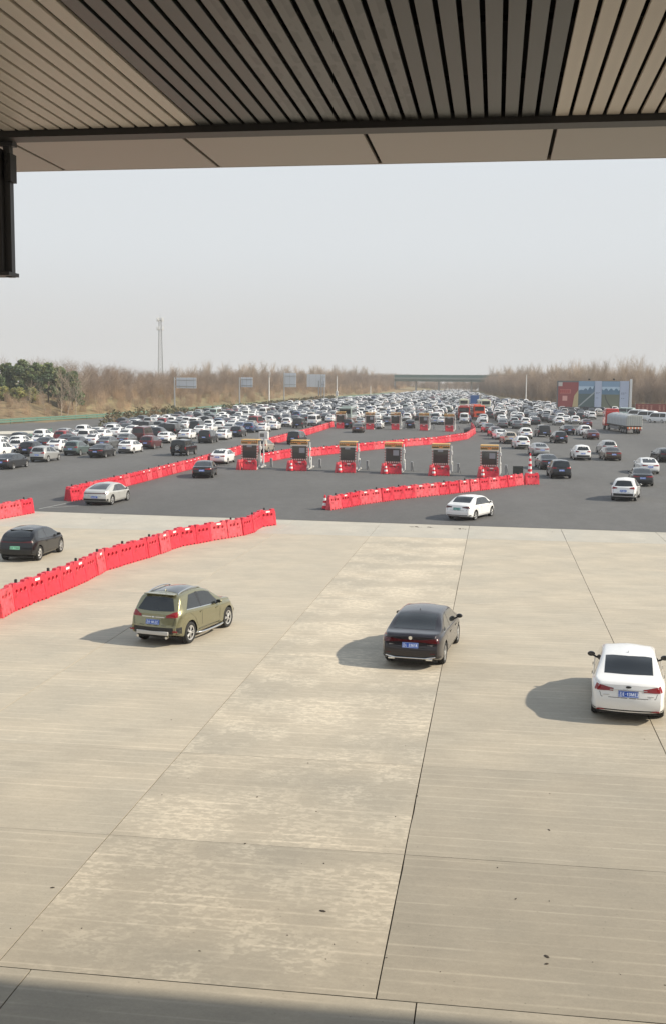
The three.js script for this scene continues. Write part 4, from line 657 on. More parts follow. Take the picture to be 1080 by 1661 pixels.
// ---------- water-filled barriers, lane booths, cones ----------
const grime = [0, 1].map((k) => { const a = tileNoise(15 + k), b = tileNoise(25 + k); return texture(256, 256, (u, v) => { const scuff = smooth(fbm(a, u, v, 10, 4), .56, .72), streak = b(u * 60, v * 3, 60, 3), n = fbm(b, u, v, 16, 3), q = .80 + .26 * n - .16 * scuff * (k ? 1 : .5) - .10 * (streak - .4) * (k ? 1 : .6); return [q, q * (1 - .04 * scuff), q * (1 - .05 * scuff)]; }, { repeat: [.37 + .1 * k, .6] }); });
const barrierRed = matte('red_barrier', .70, .034, .062, .42, { map: grime[0] }), barrierRed2 = matte('faded_red_barrier', .80, .095, .12, .55, { map: grime[1] }), whiteTag = matte('white_tag', .75, .74, .72, .5);
const BL = 1.36, BH = 1.0;
const barrierShape = (() => {
  const s = new THREE.Shape(), h = BL / 2 - .016, n = .05; s.moveTo(-h, 0);
  for (const c of [-.44, -.15, .15, .44]) { s.lineTo(c - .07, 0); s.lineTo(c - .055, n * 1.6); s.lineTo(c + .055, n * 1.6); s.lineTo(c + .07, 0); }
  s.lineTo(h, 0); s.lineTo(h, .82); s.lineTo(h - .05, .9); s.lineTo(h - .09, BH); s.lineTo(h - .30, BH); s.lineTo(h - .34, BH - .07); s.lineTo(-h + .34, BH - .07); s.lineTo(-h + .30, BH); s.lineTo(-h + .09, BH); s.lineTo(-h + .05, .9); s.lineTo(-h, .82); s.closePath();
  for (const c of [-.34, 0, .34]) { const p = new THREE.Path(); p.absellipse(c, .68, .10, .095, 0, Math.PI * 2, true); s.holes.push(p); }
  const g = new THREE.ExtrudeGeometry(s, { depth: .30, bevelEnabled: true, bevelThickness: .02, bevelSize: .012, bevelSegments: 1, curveSegments: 5 }); g.translate(0, 0, -.15);
  const p = g.attributes.position; for (let i = 0; i < p.count; i++) { const y = p.getY(i), k = y < .12 ? 1.32 : lerp(1.22, .62, smooth(y, .12, .62)); p.setZ(i, p.getZ(i) * k); } g.computeVertexNormals(); return toCreasedNormals(g, .5);
})();
const ribShape = merge([-.52, .52].flatMap((x) => [-1, 1].map((s) => { const g = rbox(.07, .5, .05, 0, 0, 0, .015, 1); g.rotateX(-s * .17); g.translate(x, .36, s * .155); return g; })));
const shellShape = merge([barrierShape, ribShape]);
const tagShape = box(.34, .09, .012), lampBody = (() => { const c = new THREE.CylinderGeometry(.055, .06, .10, 10); c.translate(0, .05, 0); const d = new THREE.SphereGeometry(.062, 10, 6); d.translate(0, .13, 0); return merge([c, d]); })();
function makeBarrier(label, group, p, dir, { tag, lamp, faded } = {}) { // dir: heading of its length
  const o = thing('traffic_barrier', label, 'barrier', [p.x, p.y, p.z], dir, group);
  part(o, 'shell', shellShape, faded ? barrierRed2 : barrierRed);
  if (tag) for (const s of [-1, 1]) { const t = part(o, 'reflector', tagShape, whiteTag); t.position.set(0, .865, s * .118); }
  if (lamp) { const t = part(o, 'warning_lamp', lampBody, M.black); t.position.set(.2, BH - .01, 0); t.scale.set(1, .72, 1); }
  return o;
}
const ORD = ['first', 'second', 'third', 'fourth', 'fifth', 'sixth', 'seventh', 'eighth', 'ninth', 'tenth', 'eleventh', 'twelfth', 'thirteenth', 'fourteenth', 'fifteenth', 'sixteenth', 'seventeenth', 'eighteenth', 'nineteenth'];
const TENS = { 2: ['twentieth', 'twenty'], 3: ['thirtieth', 'thirty'], 4: ['fortieth', 'forty'], 5: ['fiftieth', 'fifty'], 6: ['sixtieth', 'sixty'], 7: ['seventieth', 'seventy'], 8: ['eightieth', 'eighty'], 9: ['ninetieth', 'ninety'], 10: ['hundredth', 'hundred'], 11: ['hundred and tenth', 'hundred and'] };
const ordinal = (n) => (n < 20 ? ORD[n - 1] : n % 10 === 0 ? TENS[n / 10][0] : TENS[Math.floor(n / 10)][1] + ' ' + ORD[n % 10 - 1]);
function barrierLine(pixels, end, group, seed, stagger = .05) {
  const path = new THREE.CurvePath(), pts = pixels.map(([x, y]) => spot(x, y)), r = rng(seed); let n = 0, left = 0;
  for (let i = 0; i < pts.length - 1; i++) path.add(new THREE.LineCurve3(pts[i], pts[i + 1]));
  const L = path.getLength(), count = Math.floor(L / BL);
  for (let k = 0; k < count; k++) {
    const a = path.getPointAt((k * BL) / L), b = path.getPointAt(Math.min(1, (k + 1) * BL / L)), m = a.clone().lerp(b, .5), turn = Math.atan2(-(b.z - a.z), b.x - a.x) + stagger * (r() - .5) * 2.2;
    m.y = rise(-m.z); m.x += stagger * (r() - .5) * .8; m.z += stagger * (r() - .5) * .8; n++;
    const tag = r() < .5, lamp = k % 2 === 0 && r() < .75, faded = r() < .3;
    makeBarrier(`${ordinal(n)} red plastic barrier ${end}`, group, m, turn, { tag, lamp, faded });
  }
}
barrierLine([[444, 851.5], [422, 853], [404, 866], [373, 871.5], [347, 876], [320, 881], [289, 886.5], [253, 899.5], [218, 910], [171, 924], [120, 950], [69, 971], [27, 987], [0, 1000], [-90, 1043]], 'from the asphalt end of the near line on the concrete', 'near line of red barriers', 31, .07);
barrierLine([[52, 832], [-60, 853]], 'from the open end of the short line by the black hatchback', 'short line of red barriers', 32);
barrierLine([[109, 812], [150, 802], [207, 788], [313, 760], [430, 724], [500, 705], [541, 692]], 'along the long line starting beside the silver coupe', 'long line of red barriers', 33, .045);
barrierLine([[424, 751], [467, 742.5], [507, 740], [580, 732], [660, 724], [705, 720.5], [756, 712.5], [769, 703], [764, 694]], 'along the curved line behind the lane booths', 'curved line of red barriers', 34, .045);
barrierLine([[533, 828], [587, 818], [660, 808.5], [748, 799], [812, 791.5], [852, 785.5]], 'from the coned end of the middle line behind the white sedan', 'middle line of red barriers', 35, .06);
// the second rank of the long line's start, seen end on
{ const p = spot(122, 812); makeBarrier('red barrier set crosswise at the start of the long line', 'long line of red barriers', p, 1.3, {}); makeBarrier('red barrier set crosswise at the end of the middle line under the tall cone', 'middle line of red barriers', spot(861, 786), .5, {}); }

const coneStripes = canvas(64, 256, (g, w, h) => { g.fillStyle = '#d8263a'; g.fillRect(0, 0, w, h); g.fillStyle = '#eceae6'; g.fillRect(0, h * .22, w, h * .2); g.fillRect(0, h * .58, w, h * .2); });
const coneBand = new THREE.MeshStandardMaterial({ map: coneStripes, roughness: .5, name: 'cone_bands' });
const coneBody = new THREE.LatheGeometry([[.17, 0], [.155, .05], [.045, .72], [.03, .75], [.001, .75]].map(([a, b]) => new THREE.Vector2(a, b)), 16); { const p = coneBody.attributes.position, uv = coneBody.attributes.uv; for (let i = 0; i < p.count; i++) uv.setXY(i, .5, p.getY(i) / .75); }
const coneFoot = rbox(.42, .05, .42, 0, .025, 0, .02, 1);
function cone(label, p, s = 1) { const o = thing('traffic_cone', label, 'traffic cone', [p.x, p.y, p.z], .3); const b = part(o, 'cone_body', coneBody, coneBand); b.position.y = .045; part(o, 'foot', coneFoot, M.black); o.scale.setScalar(s); return o; }
cone('striped cone at the coned end of the middle barrier line', spot(527, 826), 1.25);
{ // the tall striped marker
  const p = spot(858, 782), o = thing('tall_marker_cone', 'tall red and white striped marker cone on the end of the middle barriers', 'traffic cone', [p.x, p.y, p.z]);
  const bands = canvas(64, 512, (g, w, h) => { for (let k = 0; k < 11; k++) { g.fillStyle = k % 2 ? '#eceae6' : '#d8263a'; g.fillRect(0, k * h / 11, w, h / 11 + 1); } });
  const g = new THREE.LatheGeometry([[.26, 0], [.25, .06], [.06, 2.5], [.03, 2.56], [.001, 2.56]].map(([a, b]) => new THREE.Vector2(a, b)), 16); { const q = g.attributes.position, uv = g.attributes.uv; for (let i = 0; i < q.count; i++) uv.setXY(i, .5, q.getY(i) / 2.56); }
  part(o, 'cone_body', g, new THREE.MeshStandardMaterial({ map: bands, roughness: .5, name: 'marker_bands' })); part(o, 'foot', rbox(.6, .06, .6, 0, .03, 0, .02, 1), M.black);
}
function darkBoard(label, a, w, h, lift) { const o = thing('dark_board', label, 'board', [a.x, a.y, a.z], .05); part(o, 'panel', rbox(w, h, .05, 0, lift + h / 2, 0, .01, 1), matte('dark_board', .045, .05, .045, .8)); for (const s of [-1, 1]) part(o, 'leg', box(.05, lift + .1, .05, s * (w / 2 - .1), (lift + .1) / 2, -.03), M.dark); }
darkBoard('dark green square board standing behind the middle barriers by the tall marker', spot(839, 779), .92, 1.15, .12);
darkBoard('small dark board inside the bend of the curved barrier line', spot(757, 707), 1.1, .9, .1);

// lane booths: a dark window panel framed in striped tape on a cabin, barriers at its foot
const frameTape = canvas(512, 32, (g, w, h) => { for (let k = 0; k < 16; k++) { g.fillStyle = k % 2 ? '#d8cfc6' : '#9a4a44'; g.fillRect(k * w / 16, 0, w / 16, h); } });
const hazardTape = canvas(512, 64, (g, w, h) => { g.fillStyle = '#d8a85c'; g.fillRect(0, 0, w, h); g.fillStyle = '#2a1c14'; g.fillRect(w * .03, h * .45, w * .36, h * .28); g.fillRect(w * .62, h * .45, w * .35, h * .28); g.fillStyle = '#e8d6b4'; g.fillRect(0, h * .78, w, h * .22); g.fillStyle = '#b4552c'; for (let k = 0; k < 8; k++) g.fillRect(w * (.02 + .125 * k), h * .08, w * .07, h * .24); g.fillStyle = '#d8442a'; g.beginPath(); g.moveTo(w * .4, h * .75); g.lineTo(w * .5, h * .2); g.lineTo(w * .6, h * .75); g.fill(); g.fillStyle = '#f0c070'; g.fillRect(w * .46, h * .5, w * .08, h * .2); });
const tapeMat = new THREE.MeshStandardMaterial({ map: frameTape, roughness: .5, name: 'striped_tape' }), hazMat = new THREE.MeshStandardMaterial({ map: hazardTape, roughness: .5, name: 'hazard_tape' }), cabinMat = matte('booth_cabin', .13, .125, .12, .5), glassDim = gloss('booth_glass', .06, .062, .056, { roughness: .12 }), interior = matte('pale_blind', .33, .34, .36, .7), yellowTop = matte('orange_top', .66, .40, .12, .5);
function booth(label, p, small, n) {
  const o = thing('lane_booth', label, 'toll booth', [p.x, p.y, p.z], .0, 'lane booths'), D = 2.6, z = -1.3, W = 1.66, y0 = .92, H = 2.95;
  part(o, 'cabin', rbox(W - .34, H - .5, 1.3, 0, .25 + (H - .5) / 2, z + D / 2 - 1.03, .04, 1), cabinMat);
  part(o, 'island', rbox(W + .1, .2, D + 2.2, 0, .1, z - .6, .05, 2), matte('island_kerb', .42, .41, .39, .8));
  part(o, 'front_window', rbox(W - .28, 1.42, .05, 0, y0 + .2 + .71, z + D / 2 - .35, .01, 1), glassDim);
  for (const s of [-1, 1]) { const v = box(.09, 1.66, .07); part(o, 'frame_strip', v, tapeMat).position.set(s * (W / 2 - .07), y0 + .16 + .83, z + D / 2 - .34); const uv = v.attributes.uv, q = v.attributes.position; for (let i = 0; i < q.count; i++) uv.setXY(i, q.getY(i) / 1.66 * .85 + .5, .5); }
  part(o, 'frame_strip', box(W - .05, .13, .065), tapeMat).position.set(0, y0 + .13, z + D / 2 - .335);
  part(o, 'hazard_band', box(W + .02, .34, .08), hazMat).position.set(0, H - .33, z + D / 2 - .33);
  part(o, 'roof', rbox(W + .02, .09, 1.5, 0, H - .06, z + D / 2 - 1.03, .03, 1), yellowTop);
  part(o, 'roof_edge', rbox(W + .06, .09, .06, 0, H - .54, z + D / 2 - .33, .02, 1), M.white);
  part(o, 'side_window', box(.04, .9, .9, W / 2 - .17, 1.9, z + D / 2 - 1.0), glassDim);
  if (n % 2) part(o, 'window_blind', box(.55, .5, .02, .28, 1.95, z + D / 2 - .315), interior); else part(o, 'window_blind', box(.5, .18, .02, -.02, 2.28, z + D / 2 - .315), interior);
  const cab = part(o, 'ticket_cabinet', rbox(.2, 1.0, .3, W / 2 + .2, .8, z + .3, .04, 2), M.white); part(cab, 'screen', box(.14, .2, .02, W / 2 + .2, 1.1, z + .455), M.glass);
  part(o, 'camera_post', merge([bar(V(W / 2 + .16, .2, z + .6), V(W / 2 + .16, 2.75, z + .6), .06, 8), rbox(.18, .34, .3, W / 2 + .2, 2.1, z + .65, .03, 1)]), M.white);
  const post = part(o, 'barrier_post', merge([rbox(.24, .95, .26, W / 2 + .75, .475, z - 2.0, .03, 1)]), M.steel);
  part(post, 'barrier_arm', merge([bar(V(W / 2 + .75, .88, z - 1.86), V(W / 2 + 1.0, .05, z - 1.2), .03, 6)]), M.dark);
  return o;
}
const rankA = [[404, 761.5], [484.5, 763], [562.5, 766], [636, 768], [713, 771], [792, 774]], rankB = [[551, 695], [599, 696.5], [640, 697], [686, 698], [727, 700]];
rankA.forEach(([x, y], i) => {
  const p = spot(x, y), w = ['first', 'second', 'third', 'fourth', 'fifth', 'sixth'][i], extra = ['below the pale camera box', 'next to the white cone', 'before the curved barriers', 'with a pale blind in its window', 'with a grey blind in its window', 'nearest the tall striped marker'][i];
  booth(`${w} near lane booth from the long red barrier, ${extra}`, p, false, i);
  const b1 = p.clone().add(V(.22, 0, .55)), b2 = p.clone().add(V(-.78, 0, .25)); b1.y = b2.y = rise(-b1.z);
  makeBarrier(`red barrier across the foot of the ${w} near lane booth`, 'barriers at the lane booths', b1, .08, { tag: true }); makeBarrier(`red barrier turned along the left flank of the ${w} near lane booth`, 'barriers at the lane booths', b2, 1.45, { faded: true });
  if (i) { const c = p.clone().add(V(-.55, 0, .95)); c.y = rise(-c.z); cone(`striped cone before the ${w} near lane booth`, c, 1.25); }
});
rankB.forEach(([x, y], i) => { const p = spot(x, y), w = ['first', 'second', 'third', 'fourth', 'fifth'][i]; booth(`${w} far lane booth from the grey coach side`, p, true, i); const b = p.clone().add(V(.1, 0, .5)); b.y = rise(-b.z); makeBarrier(`red barrier across the foot of the ${w} far lane booth`, 'barriers at the lane booths', b, .05, { tag: true }); });
{ // the pale camera box that stands above the first booth
  const p = spot(404, 761.5), o = thing('camera_box', 'white camera box with a grey lens raised above the first near lane booth', 'camera', [p.x + .75, p.y, p.z - 3.6]);
  part(o, 'mast', bar(V(0, 0, 0), V(0, 2.9, 0), .06, 8), M.white); part(o, 'housing', rbox(.95, .72, .5, 0, 3.25, 0, .05, 2), M.white); part(o, 'lens', box(.42, .36, .03, -.12, 3.25, .26), matte('lens_grey', .2, .2, .19, .4));
}
// ---------- roadside, woods, signs, overpass ----------
function at(px, py, z) { const d = sight(px, py), t = z / d.z; return V(d.x * t, EYE + d.y * t, z); }   // a point of a sight line at a given distance ahead
const railGreen = matte('green_rail', .10, .22, .17, .5, { metalness: .1 });
function strip(points, profile) { // a rail of given profile [y, offset] swept along ground points
  const pos = [], idx = [], P = profile.length;
  points.forEach((p, i) => { const a = points[Math.max(0, i - 1)], b = points[Math.min(points.length - 1, i + 1)], t = b.clone().sub(a).setY(0).normalize(), n = V(-t.z, 0, t.x); for (const [y, o] of profile) pos.push(p.x + n.x * o, p.y + y, p.z + n.z * o); });
  for (let i = 0; i < points.length - 1; i++) for (let k = 0; k < P - 1; k++) { const a = i * P + k; idx.push(a, a + 1, a + P, a + 1, a + P + 1, a + P); }
  const g = new THREE.BufferGeometry(); g.setAttribute('position', new THREE.Float32BufferAttribute(pos, 3)); g.setIndex(idx); g.computeVertexNormals(); return g;
}
const wave = (y) => [[y, .03], [y + .02, .08], [y + .10, .09], [y + .14, .03], [y + .18, .09], [y + .26, .08], [y + .28, .03], [y + .28, .0], [y, 0], [y, .03]];
{
  const line = (x) => range(110, 700, 4).map((d) => V(leftEdge(d) + x, rise(d) + bank(leftEdge(d) + x, d), -d));
  const t = thing('guard_rail', 'long green guard rail at the foot of the brown woods', 'guard rail'), pts = line(-.8);
  part(t, 'rail', strip(pts, wave(.62)), railGreen); part(t, 'rail', strip(pts, wave(.22)), railGreen);
  const pg = rbox(.14, 1.0, .14, 0, .45, 0, .02, 1); pts.forEach((p, i) => { if (-p.z < 430) part(t, 'post', pg, railGreen).position.copy(p).x -= .1; });
  const a = spot(-70, 705.5), b = spot(64, 703), w = thing('median_wall', 'low pale concrete wall between the highway lanes', 'wall'), wp = range(0, 1, .1).map((k) => { const p = a.clone().lerp(b, k); p.y = rise(-p.z); return p; });
  part(w, 'wall', strip(wp, [[0, -.2], [.2, -.1], [.42, -.08], [.42, .08], [.2, .1], [0, .2]]), matte('pale_concrete', .5, .49, .45, .8));
  const c = spot(22, 722), d = spot(84, 704), m = thing('guard_rail', 'short green guard rail behind the parked dark cars', 'guard rail'), mp = range(0, 1, .1).map((k) => { const p = c.clone().lerp(d, k); p.y = rise(-p.z); return p; });
  part(m, 'rail', strip(mp, wave(.5)), railGreen); for (const p of mp) part(m, 'post', pg, railGreen).position.copy(p);
}
// foliage: many small faces through a volume
function leaves(clumps, perClump, size, seed, tones, flat = 1) {
  const r = rng(seed), pos = [], col = [], idx = [];
  for (const [cx, cy, cz, cr, dark] of clumps) {
    const tone = tones[Math.floor(r() * tones.length)], k0 = (dark ?? 1) * (.8 + .4 * r());
    for (let i = 0; i < perClump; i++) {
      const u = V(r() - .5, r() - .5, r() - .5).normalize().multiplyScalar(cr * (.45 + .55 * Math.sqrt(r()))), a = V(r() - .5, r() - .5, r() - .5).normalize(), b = V(r() - .5, (r() - .5) * flat, r() - .5).normalize(), s = size * (.6 + .8 * r()), o = pos.length / 3, k = k0 * (.75 + .5 * r());
      const c = V(cx + u.x, cy + u.y * .8, cz + u.z);
      for (const [p, q] of [[-.5, -.3], [.5, -.3], [.35, .5], [-.35, .5]]) pos.push(c.x + a.x * p * s + b.x * q * s, c.y + a.y * p * s + b.y * q * s, c.z + a.z * p * s + b.z * q * s), col.push(tone[0] * k, tone[1] * k, tone[2] * k);
      idx.push(o, o + 1, o + 2, o, o + 2, o + 3);
    }
  }
  const g = new THREE.BufferGeometry(); g.setAttribute('position', new THREE.Float32BufferAttribute(pos, 3)); g.setAttribute('color', new THREE.Float32BufferAttribute(col, 3)); g.setIndex(idx); g.computeVertexNormals(); return g;
}
const foliage = new THREE.MeshPhysicalMaterial({ color: lin(1, 1, 1), roughness: 1, vertexColors: true, transmission: .35, thickness: 0, side: THREE.DoubleSide, name: 'foliage' }), bark = matte('bark', .11, .085, .065, .95);
{ // evergreens on the bank
  const tones = [[.13, .18, .08], [.15, .20, .08], [.115, .165, .085], [.18, .205, .08]], olive = [[.36, .36, .12], [.40, .37, .13], [.30, .32, .12]];
  const list = [[-14, 586, 8.5, 0, 'dark evergreen at the photo edge behind the guard rail'], [12, 588, 9, 0, 'dark broad evergreen second from the photo edge on the bank'], [36, 585, 9.5, 0, 'tallest dark evergreen in the middle of the bank clump'], [58, 590, 8, 0, 'slim evergreen between two taller ones on the bank'], [78, 588, 8.5, 0, 'dark round topped evergreen with pale bare stems before it'], [97, 597, 7, 0, 'last dark evergreen next to the brown bare woods'], [117, 604, 5.5, 0, 'small sparse evergreen in the edge of the bare woods'],
    [5, 626, 5, 1, 'yellow green bushy tree at the photo edge below the evergreens'], [30, 630, 4.5, 1, 'yellow green bushy tree in front of the tallest evergreen'], [52, 634, 4, 1, 'small yellow green bush beside the bare brown shrubs'], [-18, 628, 5, 1, 'yellow green bush just beyond the photo edge']];
  list.forEach(([px, topY, h, kind, label], i) => {
    const r = rng(700 + i), z = kind ? -221 - 4 * r() : -229 - 9 * r(), top = at(px, topY, z), base = V(top.x, rise(-z) + bank(top.x, -z) - .1, z), H = Math.max(3, top.y - base.y);
    const t = thing(kind ? 'green_bush' : 'evergreen_tree', label, 'tree', [base.x, base.y, base.z], 0, kind ? 'yellow green trees on the bank' : 'evergreen trees on the bank');
    const w = kind ? H * .62 : H * .33, cl = [];
    for (let k = 0; k < (kind ? 46 : 64); k++) { const v = Math.pow(r(), .8), y = H * (kind ? .08 + .84 * v : .18 + .79 * v), rr = w * (kind ? Math.sqrt(Math.max(.05, 1 - (2 * v - 1) ** 2)) : Math.pow(1 - v, .55) + .12) * Math.sqrt(r()), a = r() * 6.283; cl.push([Math.cos(a) * rr, y, Math.sin(a) * rr, H * (.055 + .06 * r())]); }
    part(t, 'crown', leaves(cl, kind ? 60 : 75, kind ? .34 : .36, 40 + i, kind ? olive : tones), foliage);
    const limbs = [bar(V(0, -.5, 0), V(0, H * .82, 0), .17, 6, .05)]; for (let k = 0; k < 5; k++) { const y = H * (.3 + .1 * k), a = k * 2.1; limbs.push(bar(V(0, y, 0), V(Math.cos(a) * w * .7, y + .6, Math.sin(a) * w * .7), .06, 4, .02)); } part(t, 'trunk', merge(limbs), bark);
  });
}
// bare winter trees
function bareTree(seed, H, spread, levels, forks, fine) {
  const r = rng(seed), pos = [], idx = [];
  const seg = (a, b, ra, rb, n) => { const d = b.clone().sub(a).normalize(), u = Math.abs(d.y) < .9 ? V(0, 1, 0).cross(d).normalize() : V(1, 0, 0).cross(d).normalize(), w = d.clone().cross(u), o = pos.length / 3; for (const [p, q] of [[a, ra], [b, rb]]) for (let k = 0; k < n; k++) { const t = k / n * 6.283; pos.push(p.x + (u.x * Math.cos(t) + w.x * Math.sin(t)) * q, p.y + (u.y * Math.cos(t) + w.y * Math.sin(t)) * q, p.z + (u.z * Math.cos(t) + w.z * Math.sin(t)) * q); } for (let k = 0; k < n; k++) { const k2 = (k + 1) % n; idx.push(o + k, o + k2, o + n + k2, o + k, o + n + k2, o + n + k); } };
  const grow = (a, d, len, ra, lv) => {
    const steps = lv === 0 ? 6 : lv === levels ? 2 : 3; let p = a.clone(), dir = d.clone(), rr = ra;
    for (let i = 0; i < steps; i++) {
      dir.add(V((r() - .5) * .22, .05 + (lv ? .07 : .02), (r() - .5) * .22)).normalize(); const q = p.clone().addScaledVector(dir, len / steps), rn = Math.max(fine, rr * (lv === 0 ? .80 : .68)); seg(p, q, rr, rn, lv === 0 ? 5 : 3); 
      if (lv < levels && !(lv === 0 && i < 1)) for (let k = 0; k < forks[lv]; k++) { const a2 = r() * 6.283, out = V(Math.cos(a2), 0, Math.sin(a2)), nd = dir.clone().multiplyScalar(1.0).addScaledVector(out, spread * (.6 + .7 * r())).normalize(); grow(p.clone().lerp(q, r()), nd, len * (lv === 0 ? .30 + .18 * r() : .45 + .25 * r()), rr * .5, lv + 1); }
      p = q; rr = rn;
    }
  };
  grow(V(0, -.2, 0), V((r() - .5) * .1, 1, (r() - .5) * .1).normalize(), H, H * .011 + .02, 0);
  const g = new THREE.BufferGeometry(); g.setAttribute('position', new THREE.Float32BufferAttribute(pos, 3)); g.setIndex(idx); g.computeVertexNormals(); return g;
}
function scrub(seed) { const r = rng(seed), list = []; for (let i = 0; i < 90; i++) { const a = r() * 6.283, q = .9 * Math.sqrt(r()), p = V(Math.cos(a) * q, -.1, Math.sin(a) * q), h = 1.2 + 1.8 * r(), e = p.clone().add(V((r() - .5) * 1.2, h, (r() - .5) * 1.2)), m = p.clone().lerp(e, .5).add(V((r() - .5) * .3, .1, (r() - .5) * .3)); for (const [x, y] of [[p, m], [m, e]]) list.push(bar(x, y, .014, 3, .009)); } const g = merge(list); g.deleteAttribute('uv'); return g; }
function wood(name, label, trees, spots, material, seed) {
  const r = rng(seed), D = new THREE.Object3D(), c = new THREE.Color();
  trees.forEach((g, k) => { const list = spots.filter((_, i) => i % trees.length === k), m = new THREE.InstancedMesh(g, material, list.length); list.forEach(([x, z, s], i) => { D.position.set(x, rise(-z) + bank(x, -z) - .05, z); D.rotation.set((r() - .5) * .08, r() * 6.283, (r() - .5) * .08); D.scale.set(s * (.85 + .3 * r()), s, s * (.85 + .3 * r())); D.updateMatrix(); m.setMatrixAt(i, D.matrix); const v = .75 + .5 * r(), w = r(); m.setColorAt(i, c.setRGB(v * (1 + .1 * w), v, v * (1 - .12 * w))); }); m.name = numbered(name); m.castShadow = m.receiveShadow = true; m.userData = { kind: 'stuff', label: label, category: 'woods' }; scene.add(m); });
}
{
  const twig = matte('twigs', .29, .232, .19, .95), pale = matte('pale_twigs', .38, .31, .24, .95), r = rng(321);
  const slimA = bareTree(1, 9, .75, 3, [3, 2, 2], .012), slimB = bareTree(2, 8, .95, 3, [3, 2, 2], .012), wideC = bareTree(3, 7, 1.25, 3, [3, 2, 2], .012), poplar = bareTree(4, 17, .42, 3, [5, 2, 2], .016), poplar2 = bareTree(5, 15, .5, 3, [5, 2, 2], .016);
  const left = [], shrubsL = [], rightW = [], shrubsR = [], tallL = [], tallR = [];
  for (let d = 120; d < 720; d += 2.4) {
    const e = leftEdge(d);
    for (let k = 0; k < 6; k++) { const x = e - 8 - 4.5 * k - 6 * r(), z = -d - 3 * r(); if (d < 240 && pixel(V(x, 4, z))[0] < 112) continue; left.push([x, z, (.58 - .12 * smooth(d, 240, 330) + .08 * k / 6) * (.75 + .5 * r())]); }
    for (let k = 0; k < 5; k++) { const x = e - 5.5 - 5.5 * k - 5 * r(), z = -d - 3 * r(); shrubsL.push([x, z, (d < 232 && pixel(V(x, 4, z))[0] < 105 ? .42 : .7) + .5 * r()]); }
    if (d > 380) { tallL.push([e - 26 - 26 * r(), -d - 3 * r(), .30 + .16 * r()]); }
  }
  for (let i = 0; i < 2600; i++) { const d = 285 + 430 * r(), x = rightEdge(d) + 5 + 62 * r() * r(); if (x > 100) continue; (i % 3 ? rightW : shrubsR).push([x, -d, .52 + .36 * r()]); }
  for (let i = 0; i < 330; i++) { const d = 330 + 380 * r(), x = rightEdge(d) + 10 + 60 * r(); tallR.push([x, -d, .38 + .22 * r()]); }
  for (let i = 0; i < 420; i++) rightW.push([-78 + 85 * r(), -700 - 60 * r(), .42 + .25 * r()]);
  wood('bare_woods', 'brown bare winter woods along the guard rail', [slimA, slimB, wideC], left, twig, 1);
  wood('brushwood', 'reddish brown brushwood at the foot of the bare woods', [scrub(1), scrub(2), scrub(3)], shrubsL, matte('brush', .36, .27, .19, .95), 2);
  wood('tall_bare_woods', 'tall pale bare trees fading into the haze', [poplar, poplar2], tallL.concat(tallR), pale, 3);
  wood('bare_thicket', 'brown bare woods behind the billboard', [slimB, slimA, wideC], rightW, twig, 4);
  wood('thicket_scrub', 'brown scrub behind the billboard', [scrub(4), scrub(5)], shrubsR, matte('brush_right', .33, .245, .17, .95), 5);
  // bare stems that stand out before the evergreens
  [[50, 628], [74, 634], [99, 612], [108, 618], [122, 616]].forEach(([px, ty], i) => { const z = -218 - i, top = at(px, ty, z), y = rise(-z) + bank(top.x, -z) - .1, s = (top.y - y) / 8; const o = thing('bare_tree', ['pale bare tree in front of the tallest evergreen', 'thin pale bare tree before the round topped evergreen', 'pale bare tree in front of the last dark evergreen', 'forked bare tree right of the last dark evergreen', 'pale bare tree where evergreens give way to brown woods'][i], 'tree', [top.x, y, z], i); part(o, 'trunk', bareTree(50 + i, 8, .8, 2, [3, 3], .014), pale); o.scale.setScalar(Math.max(.35, s)); });
}
{ // the hedge between plaza and highway
  const path = [[176, 692], [214, 688], [252, 684], [300, 677.5], [350, 671], [390, 666], [430, 661], [480, 655], [540, 648.5]].map(([x, y]) => spot(x, y)), cl = [], r = rng(12);
  for (let i = 0; i < path.length - 1; i++) { const n = Math.ceil(path[i].distanceTo(path[i + 1]) / .9); for (let k = 0; k < n; k++) { const p = path[i].clone().lerp(path[i + 1], k / n), big = i < 3 ? 1.7 : .8; cl.push([p.x + (r() - .5) * 2.4, rise(-p.z) + .4 + 1.1 * r() * big, p.z + (r() - .5), .6 + .6 * r() * big]); } }
  const t = thing('hedge', 'low brown and green hedge between the jam and the highway', 'hedge'); part(t, 'foliage', leaves(cl, 60, .36, 90, [[.10, .10, .04], [.15, .115, .05], [.19, .13, .065], [.07, .08, .035]]), foliage);
}
// sign gantries, light poles
const signBack = matte('sign_back', .66, .69, .74, .5);
function gantry(label, [bx, by], topY, panel, legs = 1) {
  const p = spot(bx, by), z = p.z, top = at(bx, topY, z), H = top.y - p.y, t = thing('sign_gantry', label, 'road sign', [p.x, p.y, p.z]);
  if (legs) part(t, 'post', bar(V(0, 0, 0), V(0, H, 0), .2, 10, .16), M.steel);
  const a = at(panel[0], panel[1], z), b = at(panel[2], panel[3], z), w = b.x - a.x, h = a.y - b.y, cx = (a.x + b.x) / 2 - p.x, cy = (a.y + b.y) / 2 - p.y;
  part(t, 'sign_panel', rbox(w, h, .08, cx, cy, -.15, .03, 1), signBack);
  for (const k of [-.3, .3]) part(t, 'beam', bar(V(0, cy + k * h, 0), V(cx + w / 2, cy + k * h, 0), .09, 8), M.steel);
  for (let k = 0; k < 3; k++) part(t, 'stiffener', box(.07, h, .06, cx + (k - 1) * w * .36, cy, -.08), M.steel);
  if (legs === 2) for (const q of [517, 526]) { const l = at(q, by, z); part(t, 'post', bar(V(l.x - p.x, 0, 0), V(l.x - p.x, cy, 0), .18, 8), M.steel); }
}
gantry('nearest cantilever road sign seen from behind above the hedge', [284, 667], 612, [286.5, 612.5, 319, 630]);
